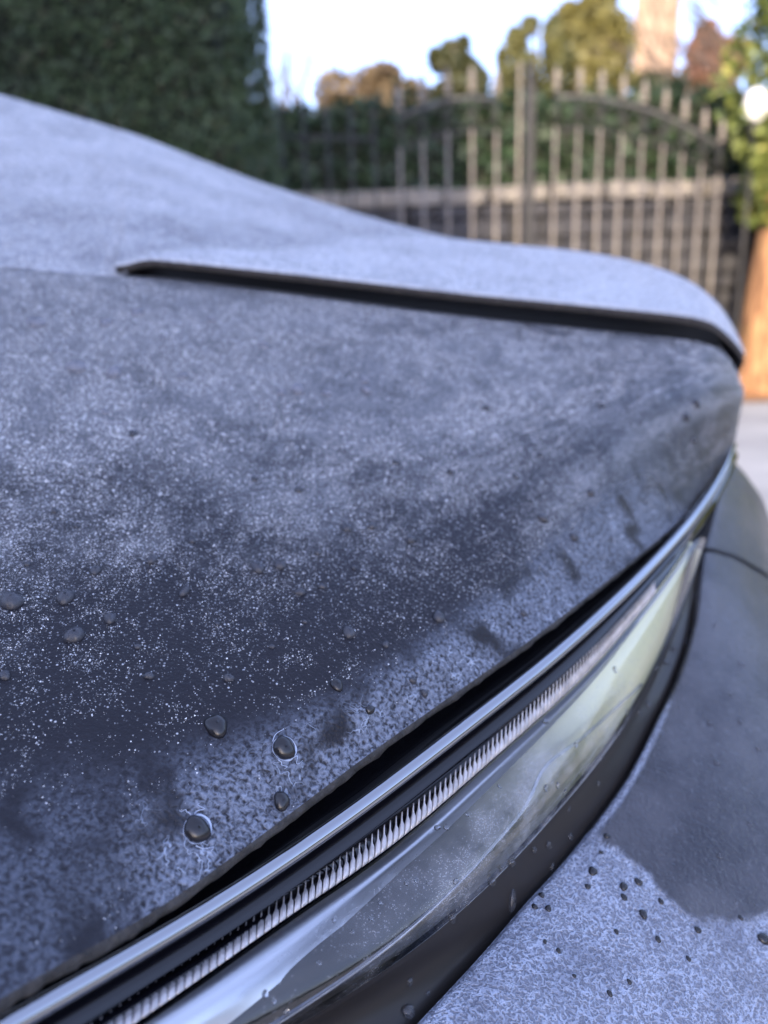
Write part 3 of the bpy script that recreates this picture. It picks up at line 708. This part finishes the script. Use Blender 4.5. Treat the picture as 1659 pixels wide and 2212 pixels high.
Lc = hc([(650, 2212, .190), (830, 2104, .203), (965, 2000, .221), (1060, 1914, .236), (1146, 1824, .252), (1213, 1745, .268), (1287, 1658, .29), (1390, 1505, .333), (1452, 1372, .375), (1485, 1246, .41), (1502, 1180, .43)])
Bl = [(650, 2480, .175), (905, 2209, .205), (1040, 2064, .226), (1130, 1959, .245), (1230, 1849, .266), (1330, 1719, .292), (1375, 1645, .308), (1420, 1556, .33), (1465, 1460, .355), (1500, 1345, .39), (1518, 1206, .44)]
Bc = arc([P(*p) for p in Bl], 220)
def outward(c):
    t = np.gradient(c, axis=0); o = np.stack([t[:, 1], -t[:, 0], 0*t[:, 0]], 1); return o/np.linalg.norm(o, axis=1)[:, None]
oR = outward(rod)
# gloss black bezel: from under the panel edge, over the rod seat, to the ribs
Ecv = arc(Ec[: int(NK*7.9/9)], 220)
oE = outward(Ecv)
bez = np.stack([Ecv - oE*.012 - zup*.012, Ecv - oE*.004 - zup*.0125, rod - oR*.0065 - zup*.004, rod - oR*.004 - zup*.0035, rod + oR*.001 - zup*.005, rod + oR*.003-zup*.007], 1)
B2 = catmull(bez.transpose(1, 0, 2), 40).transpose(1, 0, 2)
cgrid(B2, 'bezel', M['gloss'], hl, flip=True)
rib_on = rod[:186] 
low = arc(rod[:-22] + oR[:-22]*.003 - zup*.007, 220)
seat = np.stack([low, ribt - outward(ribt)*.0005, ribb - outward(ribb)*.003 + zup*.001, ribb - outward(ribb)*.001 - zup*.002], 1)
cgrid(catmull(seat.transpose(1, 0, 2), 20).transpose(1, 0, 2), 'light_guide_bed', M['gloss'], hl, flip=True)
V, F = tube(rod-CO, np.interp(np.linspace(0, 1, 220), [0, .8, 1], [.0023, .0023, .0015]), 20); mesh_from(V, F, 'trim_strip', M['trim'], hl, True)
# ribs of the light guide: narrow above, broad and rounded below
_CI = np.array(cam.matrix_world.inverted())
def proj(A):
    q = np.einsum('ij,...j->...i', _CI[:3, :3], A) + _CI[:3, 3]
    return np.stack([829.5 - q[..., 0]/q[..., 2]*FPX, 1106 + q[..., 1]/q[..., 2]*FPX], -1), -q[..., 2]
cl = np.r_[0, np.cumsum(np.linalg.norm(np.diff(ribt, axis=0), axis=1))]; clb = np.r_[0, np.cumsum(np.linalg.norm(np.diff(ribb, axis=0), axis=1))]; pitch = .00238
at = lambda c, l, q: np.array([np.interp(q, l, c[:, i]) for i in range(3)])
rib_sec = [(0, .10, .25), (.12, .11, .3), (.30, .13, .35), (.40, .20, .5), (.48, .34, .7), (.56, .42, .9), (.75, .46, 1.0), (.92, .46, .9), (1.0, .43, .3)]
rib_x = [(-1, 0), (-.92, .55), (-.62, .95), (-.40, .70), (-.12, 1.0), (.12, 1.0), (.40, .70), (.62, .95), (.92, .55), (1, 0)]
NX = len(rib_x)
for q in np.arange(.012, cl[-1]*.86, pitch):
    a_ = at(ribt, cl, q); t_ = at(ribt, cl, q+.001)-a_; t_ /= np.linalg.norm(t_)
    b4 = at(ribb, clb, np.interp(proj(a_)[0][0]-3, proj(ribb)[0][:, 0], clb)); y = b4-a_
    nz = np.cross(t_, y); nz /= np.linalg.norm(nz)
    if np.dot(nz, CAMP-a_) < 0: nz = -nz
    V = [a_ + y*f_ + t_*pitch*w_*x_ + nz*.0011*h_*z_ for f_, w_, h_ in rib_sec for x_, z_ in rib_x]
    F = [(i*NX+j, i*NX+j+1, (i+1)*NX+j+1, (i+1)*NX+j) for i in range(len(rib_sec)-1) for j in range(NX-1)] + [tuple(range(NX))[::-1], tuple((len(rib_sec)-1)*NX+j for j in range(NX))]
    mesh_from(np.array(V)-CO, F, 'rib', M['rib'], hl, True)
# lens cover
mid1 = ribb*.72+Lc*.28 + outward(ribb)*.004 + zup*.0035; mid2 = ribb*.35+Lc*.65 + outward(ribb)*.006 + zup*.003
lensG = catmull(np.stack([ribb-zup*.001, mid1, mid2, Lc], 0), 60).transpose(1, 0, 2)
st = np.linspace(0, 1, 220)[:, None]*np.ones((1, 60)); sv = np.linspace(0, 1, 60)[None]*np.ones((220, 1))
mist = ss(st, .15, .4)*.9*ss(sv, .12, .45)*(1-.75*ss(st, .55, .72)) + .25*ss(sv, .4, .8)*(1-ss(st, .5, .7))
cgrid(lensG, 'lens_cover', M['lens'], hl, attrs={'mist': np.clip(mist, 0, 1)}, flip=True)
# inside of the lamp
inn = lambda c, o_, d_: c - outward(c)*o_ - zup*d_
hs = catmull(np.stack([inn(ribb, .004, .003), inn(ribb, .030, .012), inn(Lc, .040, -.002), inn(Lc, .018, .002), inn(Lc, .001, .001)], 0), 40).transpose(1, 0, 2)
cgrid(hs, 'lamp_housing', M['housing'], hl, flip=True)
a0 = 0
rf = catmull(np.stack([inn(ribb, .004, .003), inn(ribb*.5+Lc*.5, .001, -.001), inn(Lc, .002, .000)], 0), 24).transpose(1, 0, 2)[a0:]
tone = np.interp(np.linspace(0, 1, len(rf)), [0, .3, .5, .68, 1], [-.1, .05, .30, .75, 1.0])[:, None] + .45*np.linspace(-.5, .5, 24)[None]**2  # dark to cream: a reflection painted into the colour
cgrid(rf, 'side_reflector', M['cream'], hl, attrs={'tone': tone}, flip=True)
cb = np.linspace(0, 1, 220)[:, None]; wdt = np.interp(cb, [0, .15, .35, .6, .8, 1], [.55, .46, .20, .12, .05, .03])
band = np.stack([ribb - outward(ribb)*.001 - zup*.003, ribb*(1-wdt*.5)+Lc*wdt*.5 + outward(ribb)*.001 - zup*.001, ribb*(1-wdt)+Lc*wdt + outward(ribb)*.001 - zup*.0015], 1)
cgrid(catmull(band.transpose(1, 0, 2), 12).transpose(1, 0, 2), 'added_sky_band', m_gloss('satin_chrome', (.72, .74, .78), .30, metal=.9), hl, flip=True)  # added mirror strip standing for sky reflected in the clear cover
V, F = tube(arc(np.array([lensG[i, j] for i, j in ((20, 30), (60, 34), (95, 30), (112, 22), (125, 26), (150, 34))])-CO - np.array([0, 0, .006]), 60), .0007, 6); mesh_from(V, F, 'reflector_ridge', simple('satin_silver', (.6, .62, .68), .25, .1, 60, metal=.8), hl, True)
# lower rim
Bi = outward(Bc)
rim = np.stack([Lc + zup*.0002, Lc*.85+arc(Bc[12:], 220)*.15 - zup*.0015, arc(Bc[12:], 220)-outward(arc(Bc[12:], 220))*.001 - zup*.004, arc(Bc[12:], 220)-outward(arc(Bc[12:], 220))*.001 - zup*.02], 0)
cgrid(catmull(rim, 20).transpose(1, 0, 2), 'lower_rim', M['rim'], hl, flip=True)

def smooth_noise(shape, seed, octs=((9, .8), (30, .8), (80, .8), (150, .8))):
    r = np.random.default_rng(seed); out_ = np.zeros(shape)
    for k_, a_ in octs:
        m_ = r.random((k_, k_)); x_ = np.linspace(0, k_-1.001, shape[0]); y_ = np.linspace(0, k_-1.001, shape[1])
        i = x_.astype(int); j = y_.astype(int); f = (x_-i)[:, None]; g = (y_-j)[None]; f = f*f*(3-2*f); g = g*g*(3-2*g)
        i2, j2 = np.minimum(i+1, k_-1), np.minimum(j+1, k_-1)
        out_ += a_*(m_[i][:, j]*(1-f)*(1-g) + m_[i2][:, j]*f*(1-g) + m_[i][:, j2]*(1-f)*g + m_[i2][:, j2]*f*g)
    return out_/sum(a_ for _, a_ in octs)

# ---- bumper and wing ---------------------------------------------------------------
Bfull = np.array([P(*p) for p in Bl] + [P(1540, 1120, .470), P(1560, 1052, .505), P(1574, 1000, .55), (.240, .64, H-.098), (.252, .77, H-.085), (.28, 1.05, H-.07), (.30, 1.7, H-.05)])
ang = np.radians([-49, -47, -45, -43, -40, -35, -31, -25, -15, 5, 25, 34, 40, 38, 15, 5, 0, 0])
osc = np.array([1]*12+[1, .75, .55, .6, .8, 1])[:, None]
out = np.stack([np.cos(ang), np.sin(ang), 0*ang], 1)
prof = [(0, 0), (.003, -.0008), (.014, .0025), (.038, .014), (.075, .040), (.115, .095), (.14, .20), (.14, .40), (.10, .58)]
ctl = np.stack([Bfull + out*o_*osc - zup*d_ for o_, d_ in prof], 1)
W_ = catmull(ctl, 340); W_ = catmull(W_.transpose(1, 0, 2), 200).transpose(1, 0, 2)
kw = np.linspace(0, 17, 340)[:, None]*np.ones((1, 200)); pw = np.linspace(0, 8, 200)[None]*np.ones((340, 1))
uvb, _ = proj(W_)
lim = np.interp(uvb[..., 0], [1150, 1270, 1330, 1400, 1500, 1580, 1660, 1800], [1500, 1790, 1835, 1895, 1985, 1990, 1965, 1930])
frb = ss(uvb[..., 1]-lim + 60*(smooth_noise(kw.shape, 8)-.5), -45, 45)*(kw < 9.5)  # frost patch, with the sky's sheen on the dew painted in
frb = np.maximum(frb, .9*np.exp(-((pw-.7)/.5)**2)*(1-ss(kw, 6.8, 8.2)))  # frosted upper edge, with its highlight painted in
ks = int(340*10.1/17)
cgrid(extend_left(W_[:ks], (-.42, -.36, 0), (-.42, -.36, 0)), 'bumper', M['bumper'], attrs={'frost': pad_left(frb[:ks])}, flip=False)
sec0 = np.stack([bez[0, 0], bez[0, 2], rod[0], ribt[0], ribb[0], lensG[0, 30], Lc[0], Bc[0]], 0)
gr = extend_left(np.stack([sec0, sec0 + (rod[1]-rod[0])*.2, sec0 + (rod[1]-rod[0])*.4], 0), (-.36, -.31, 0), (-.36, -.31, 0))[:-2]
cgrid(catmull(gr.transpose(1, 0, 2), 40).transpose(1, 0, 2), 'grille_surround', M['gloss'], flip=True)
gapn = W_[ks-1:ks+2]
cgrid(W_[ks+1:], 'wing', M['bumper'], attrs={'frost': frb[ks+1:]*0}, flip=False)
back_strip = np.stack([W_[ks-4], W_[ks+5]], 0) - zup*.006 - np.array([.004, 0, 0]); cgrid(back_strip, 'seam_backing', M['black'], flip=False)

# ------------------------------------------------------------------ frost crystals standing on the bonnet
_b = NB('ice_crystal'); _r = _b.n('NewGeometry').outputs['Random Per Island']
M['crystal'] = _b.done(_b.bsdf(Base_Color=_b.mix(_b.math('POWER', _r, 1.6), (.16, .17, .20), (.88, .90, .93)), Roughness=.18, IOR=1.45, Specular_IOR_Level=.7))
def grid_mass(Gd, dens): return (np.linalg.norm(np.cross(np.gradient(Gd, axis=0), np.gradient(Gd, axis=1)), axis=2)*dens).sum()
def crystals(Gd, dens, n, r0, r1, parent, tall=1.0, seed=5, ext=None):
    if ext is not None:                                   # the same cover on the part of the panel past the left edge
        m_ = grid_mass(Gd, dens); Gd = extend_left(Gd, *ext); dens = pad_left(dens); n = int(n*grid_mass(Gd, dens)/m_)
    r = np.random.default_rng(seed); a_, b2_ = Gd.shape[:2]
    nn_ = np.cross(np.gradient(Gd, axis=0), np.gradient(Gd, axis=1)); ar = np.linalg.norm(nn_, axis=2)
    nn_ /= ar[..., None]+1e-12; nn_ *= np.where(np.einsum('ijk,ijk->ij', nn_, CAMP-Gd) < 0, -1, 1)[..., None]
    p_ = (ar*dens)[:-1, :-1].ravel(); p_ /= p_.sum()
    pick = r.choice(len(p_), n, p=p_); i, j = np.divmod(pick, b2_-1); f, g = r.random((2, n, 1))
    c = Gd[i, j]*(1-f)*(1-g) + Gd[i+1, j]*f*(1-g) + Gd[i, j+1]*(1-f)*g + Gd[i+1, j+1]*f*g
    N_ = nn_[i, j]; rd = r0 + (r1-r0)*r.random((n, 1))**3
    t1 = np.cross(N_, r.normal(size=(n, 3))); t1 /= np.linalg.norm(t1, axis=1)[:, None]; t2_ = np.cross(N_, t1)
    tip = c + N_*rd*tall*(.6+.9*r.random((n, 1))) + (t1*r.normal(size=(n, 1)) + t2_*r.normal(size=(n, 1)))*rd*.45
    k1, k2_, k3 = (.6+.8*r.random((n, 1)) for _ in range(3))
    V = np.stack([c + t1*rd*k1 - N_*rd*.2, c + (-.5*t1+.87*t2_)*rd*k2_ - N_*rd*.2, c + (-.5*t1-.87*t2_)*rd*k3 - N_*rd*.2, tip], 1).reshape(-1, 3)
    q = np.arange(n)[:, None]*4
    F = np.concatenate([q+[0, 1, 3], q+[1, 2, 3], q+[2, 0, 3]], 0)
    o = fast_mesh(V-CO, F, 'frost_crystals', M['crystal'], parent); o['kind'] = 'stuff'
    return o
dn = np.clip(fro - .06 + (smooth_noise(fro.shape, 3)-.5)*2.8, .02, 1)**1.8 * (1-.75*np.clip(wetm, 0, 1)) * (tt > -.05)
dn = dn*(.7+.3*ss(tt, .5, 1.0))
far_ = 1-ss(tt, .9, 1.5)
crystals(FPV, dn*(1-far_)*(1-.6*ss(tt, 1.25, 1.95)), 60000, .00010, .00036, fp, 1.0, ext=((-.62, -.10, .02), (-.42, -.36, 0)))
crystals(FPV, dn*far_, 90000, .00018, .00062, fp, 1.0, seed=6, ext=((-.62, -.10, .02), (-.42, -.36, 0)))
dn2 = (.35+np.clip(smooth_noise(thick.shape, 4)*1.3-.3, 0, 1))*(t2 < 2.6)
crystals(U, dn2, 70000, .0003, .0010, bonnet, .8, seed=9, ext=((-.62, -.10, .02), (-.70, .05, -.05)))

# ------------------------------------------------------------------ drops of water and ice
def normals(Gd):
    n_ = np.cross(np.gradient(Gd, axis=0), np.gradient(Gd, axis=1)); n_ /= np.linalg.norm(n_, axis=2)[..., None]+1e-12
    return n_*np.sign(np.einsum('ijk,ijk->ij', n_, CAMP-Gd))[..., None]
SURF = {}
for key, Gd in (('panel', FPV), ('bumper', W_), ('lens', lensG), ('rim', catmull(rim, 20).transpose(1, 0, 2))):
    SURF[key] = (Gd, normals(Gd), *proj(Gd))
def drop_mesh(seed, flat=.6):
    r = np.random.default_rng(seed); nv, nu = 7, 18; V, F = [], []
    ph = r.random(4)*6.28
    for i in range(nv):
        t = i/(nv-1)*math.pi/2*1.08-.12
        for j in range(nu):
            a = j/nu*2*math.pi
            k = 1 + .10*math.sin(2*a+ph[0]) + .06*math.sin(3*a+ph[1]) + .03*math.sin(5*a+ph[2])
            V.append((math.cos(t)*math.cos(a)*k, math.cos(t)*math.sin(a)*k, flat*math.sin(t)*(1+.06*math.sin(a+ph[3]))))
    for i in range(nv-1):
        for j in range(nu): k = (j+1) % nu; F.append((i*nu+j, i*nu+k, (i+1)*nu+k, (i+1)*nu+j))
    F.append(tuple((nv-1)*nu+j for j in range(nu))); F.append(tuple(range(nu))[::-1])
    return V, F
DM = {}
def dmesh(kind, i):
    if (kind, i) not in DM:
        V, F = drop_mesh(i*7+3, .62 if 'ice' not in kind else .8 if kind == 'ice' else .6); me = bpy.data.meshes.new(kind+'_drop'); me.from_pydata(V, [], F)
        me.materials.append(M[kind]); me.polygons.foreach_set('use_smooth', [True]*len(F)); DM[(kind, i)] = me
    return DM[(kind, i)]
def drop(surf, u, v, rpx, kind, label, group=None, stretch=(1, 1), rot=None, halo=False):
    Gd, Nn, uv, zz = SURF[surf]
    d2 = (uv[..., 0]-u)**2 + (uv[..., 1]-v)**2; i, j = np.unravel_index(np.argmin(d2), d2.shape)
    p, n_ = Gd[i, j], Nn[i, j]; r = rpx/FPX*zz[i, j]
    o = bpy.data.objects.new('ice_drop' if 'ice' in kind else 'water_drop', dmesh(kind, random.randrange(5))); COL.objects.link(o)
    q = Vector(n_).to_track_quat('Z', 'Y').to_matrix().to_4x4()
    o.matrix_world = Matrix.Translation(p) @ q @ Matrix.Rotation(random.random()*6.28 if rot is None else rot, 4, 'Z') @ Matrix.Diagonal((r*stretch[0], r*stretch[1], r, 1))
    if halo:
        nu = 40; th_ = np.linspace(0, 2*np.pi, nu, endpoint=False); w1 = 1.04+0*th_; w2 = 1.045+.15*np.clip(np.sin(th_+u)+.7*np.sin(2*th_+v), 0, 1)+.02*np.sin(7*th_)
        Vh = np.concatenate([np.stack([np.cos(th_)*w_, np.sin(th_)*w_, 0*th_+h_], 1) for w_, h_ in ((w1*.97, .02), (w1*.6+w2*.4, .06), (w2*.8+w1*.2, .05), (w2, -.03))])
        Fh = [(a_*nu+j_, a_*nu+(j_+1) % nu, (a_+1)*nu+(j_+1) % nu, (a_+1)*nu+j_) for a_ in range(3) for j_ in range(nu)]
        tails = []
        for k_ in range(3):
            a0_ = random.random()*6.28; rr_ = 1.15; pt = []
            for _ in range(6):
                pt.append((rr_*math.cos(a0_), rr_*math.sin(a0_), .03)); rr_ += random.uniform(.08, .22); a0_ += random.uniform(-.35, .35)
            tails.append(tube(catmull(np.array(pt), 16), np.linspace(.045, .012, 16), 5))
        Vh, Fh = merge([(Vh, Fh)]+tails); mesh_from(Vh, Fh, 'ice_rim', M['ice_rim'], o, True)
    tag(o, label, 'droplet', group); return o
ORD = ['leftmost', 'second', 'third', 'fourth', 'fifth', 'sixth', 'seventh', 'eighth', 'ninth', 'tenth', 'eleventh', 'twelfth', 'thirteenth', 'fourteenth', 'fifteenth', 'sixteenth', 'seventeenth', 'eighteenth', 'nineteenth']
def drops(surf, pts, kind, noun, where, group, **kw):
    pts = sorted(pts)
    for i, (u, v, r) in enumerate(pts):
        o_ = 'leftmost ' + noun if i == 0 else 'rightmost ' + noun if i == len(pts)-1 else ORD[i] + ' ' + noun + ' from the left'
        drop(surf, u, v, r, kind, o_ + ' ' + where, group, **kw)
drop('panel', 466, 1571, 27, 'bead', 'large dark water drop on the dark side of the melt network')
drop('panel', 607, 1620, 25, 'bead', 'dark egg shaped water drop with a clear pale ice outline', halo=True)
drop('panel', 430, 1793, 29, 'bead', 'largest dark water drop, low on the panel close to the headlight trim', halo=True)
drop('panel', 615, 1730, 20, 'bead', 'dark water drop hanging at the gritty edge of the panel')
drop('panel', 730, 1481, 15, 'bead', 'small squarish dark drop where the smooth frost meets the melt network')
drop('panel', 798, 1535, 11, 'bead', 'tiny dark drop near the gritty panel edge, right of the egg shaped drop')
drop('panel', 18, 1305, 26, 'ice', 'large milky frozen drop at the left edge of the photo')
drop('panel', 145, 1298, 20, 'ice', 'milky frozen drop, upper of the two beside the left edge')
drop('panel', 158, 1381, 22, 'ice', 'milky frozen drop, lower of the two beside the left edge')
drop('panel', 556, 1229, 17, 'ice', 'left one of a close pair of frozen drops in the middle of the panel')
drop('panel', 603, 1219, 15, 'ice', 'right one of a close pair of frozen drops in the middle of the panel')
drop('panel', 395, 1277, 15, 'ice', 'torn flake of ice with a bright tip on the dark panel', None, (1.3, .6), .6)
drops('panel', [(641, 1060, 10), (120, 1100, 8), (1275, 1065, 10), (975, 1018, 9), (1504, 873, 11), (1482, 901, 10), (1302, 878, 8), (1500, 950, 8), (288, 937, 11), (555, 1040, 8), (860, 1000, 8), (1050, 880, 8), (1115, 1030, 7), (1170, 985, 7)], 'ice', 'small frozen drop', 'in the upper half of the dark panel', 'small frozen drops on the dark panel')
drops('panel', [(748, 1141, 13), (804, 1134, 11), (889, 1166, 12), (325, 1212, 12), (203, 1240, 13), (683, 1190, 9), (770, 1227, 7), (413, 1163, 9), (165, 1133, 7), (1175, 1120, 12), (1240, 1160, 12), (1540, 1160, 7), (60, 1220, 8)], 'ice', 'small frozen drop', 'in the band across the panel middle', 'small frozen drops on the dark panel')
drops('panel', [(752, 1368, 16), (943, 1337, 15), (648, 1280, 12), (497, 1461, 12), (325, 1455, 11), (240, 1337, 15), (695, 1268, 9), (838, 1390, 9), (10, 1460, 14), (890, 1475, 9), (915, 1500, 9), (1130, 1330, 8), (290, 1395, 8), (590, 1395, 7), (660, 1345, 6), (470, 1350, 6), (560, 1340, 6)], 'ice', 'small frozen drop', 'in the lower dark part of the panel', 'small frozen drops on the dark panel')
drops('panel', [(160, 795, 24), (250, 803, 22), (637, 842, 20), (75, 702, 22), (230, 697, 16), (300, 674, 16), (225, 887, 9), (398, 812, 12), (605, 852, 12), (790, 818, 12), (455, 690, 12), (570, 745, 12), (795, 845, 14), (700, 850, 12), (640, 720, 9), (120, 760, 8), (350, 730, 8)], 'frosted_ice', 'flattened drop', 'in the thick frost near the lip', 'flat frozen drops on the upper panel', stretch=(1.0, .8))
drops('panel', [(728, 668, 10), (848, 682, 11), (990, 698, 7), (1037, 703, 9), (1156, 715, 7), (548, 642, 6), (960, 694, 6), (1100, 706, 5)], 'frosted_ice', 'tiny bright drop', 'right under the raised lip', 'bright drops under the lip')
drop('bumper', 1464, 2005, 14, 'bead', 'biggest dark drop on the pale frosted bumper')
drop('bumper', 1650, 2026, 14, 'bead', 'dark drop on the bumper at the right edge of the photo')
drop('bumper', 1280, 1886, 11, 'bead', 'round dark drop near the tip of the frosted bumper patch')
drops('bumper', [(1268, 1916, 7), (1350, 1915, 10), (1378, 1907, 9), (1350, 1943, 8), (1172, 1933, 7), (1156, 1958, 7), (1430, 1950, 7), (1312, 1804, 7), (1300, 1838, 5)], 'bead', 'small dark drop', 'in the tip of the frosted bumper patch', 'small drops on the bumper')
drops('bumper', [(1395, 1976, 10), (1508, 2009, 8), (1184, 1965, 8), (1422, 2026, 7), (1207, 2054, 6), (1318, 2144, 7), (1175, 2035, 5), (1360, 2120, 6), (1490, 2075, 6), (1560, 2110, 7), (1330, 2010, 6), (1245, 2110, 5), (1600, 1985, 6)], 'bead', 'small dark drop', 'in the lower frosted bumper', 'small drops on the bumper')
drops('bumper', [(1550, 1646, 7), (1604, 1434, 7), (1535, 1560, 5), (1600, 1560, 6), (1640, 1620, 6), (1580, 1500, 5), (1480, 1660, 5), (1530, 1720, 6), (1620, 1780, 6), (1560, 1850, 6), (1545, 1350, 5), (1500, 1610, 5)], 'water', 'small pale drop', 'on the unfrosted grey bumper', 'small drops on the wing')
drop('rim', 1104, 1950, 15, 'water', 'long running water drop on the black rim below the headlight', None, (1.5, .7), 1.2)
drop('rim', 882, 2184, 16, 'water', 'big water drop on the black rim at the bottom of the photo')
drops('rim', [(1234, 1809, 9), (1180, 1826, 10), (1150, 1837, 8), (1084, 1850, 12), (1050, 1896, 11), (1190, 1869, 9), (964, 1974, 11), (880, 2124, 9), (1226, 1749, 6), (920, 2150, 6), (1010, 1960, 5)], 'water', 'small drop', 'on the near part of the headlight rim', 'drops on the headlight rim')
drops('rim', [(1492, 1365, 7), (1485, 1389, 8), (1458, 1404, 8), (1441, 1433, 8), (1414, 1446, 8), (1401, 1524, 8), (1382, 1539, 7), (1326, 1584, 7), (1300, 1640, 6), (1290, 1690, 6), (1470, 1330, 6), (1500, 1290, 6)], 'water', 'small blurred drop', 'on the far headlight rim', 'drops on the headlight rim')
drops('lens', [(570, 2151, 8), (589, 2159, 7), (880, 1905, 6), (899, 1905, 7), (925, 1905, 5), (720, 1990, 5), (800, 1985, 6), (820, 1950, 5), (690, 2085, 6), (760, 2010, 5), (620, 2190, 8)], 'water', 'small bead', 'on the dark near half of the headlight', 'beads on the headlight cover')
drops('lens', [(947, 1790, 7), (964, 1790, 7), (982, 1908, 7), (1180, 1700, 7), (1205, 1695, 7), (1220, 1710, 6), (1245, 1612, 6), (1180, 1560, 7), (1330, 1450, 7), (1010, 1760, 5), (1080, 1700, 5), (1350, 1540, 6)], 'water', 'small bead', 'on the pale far half of the headlight', 'beads on the headlight cover')
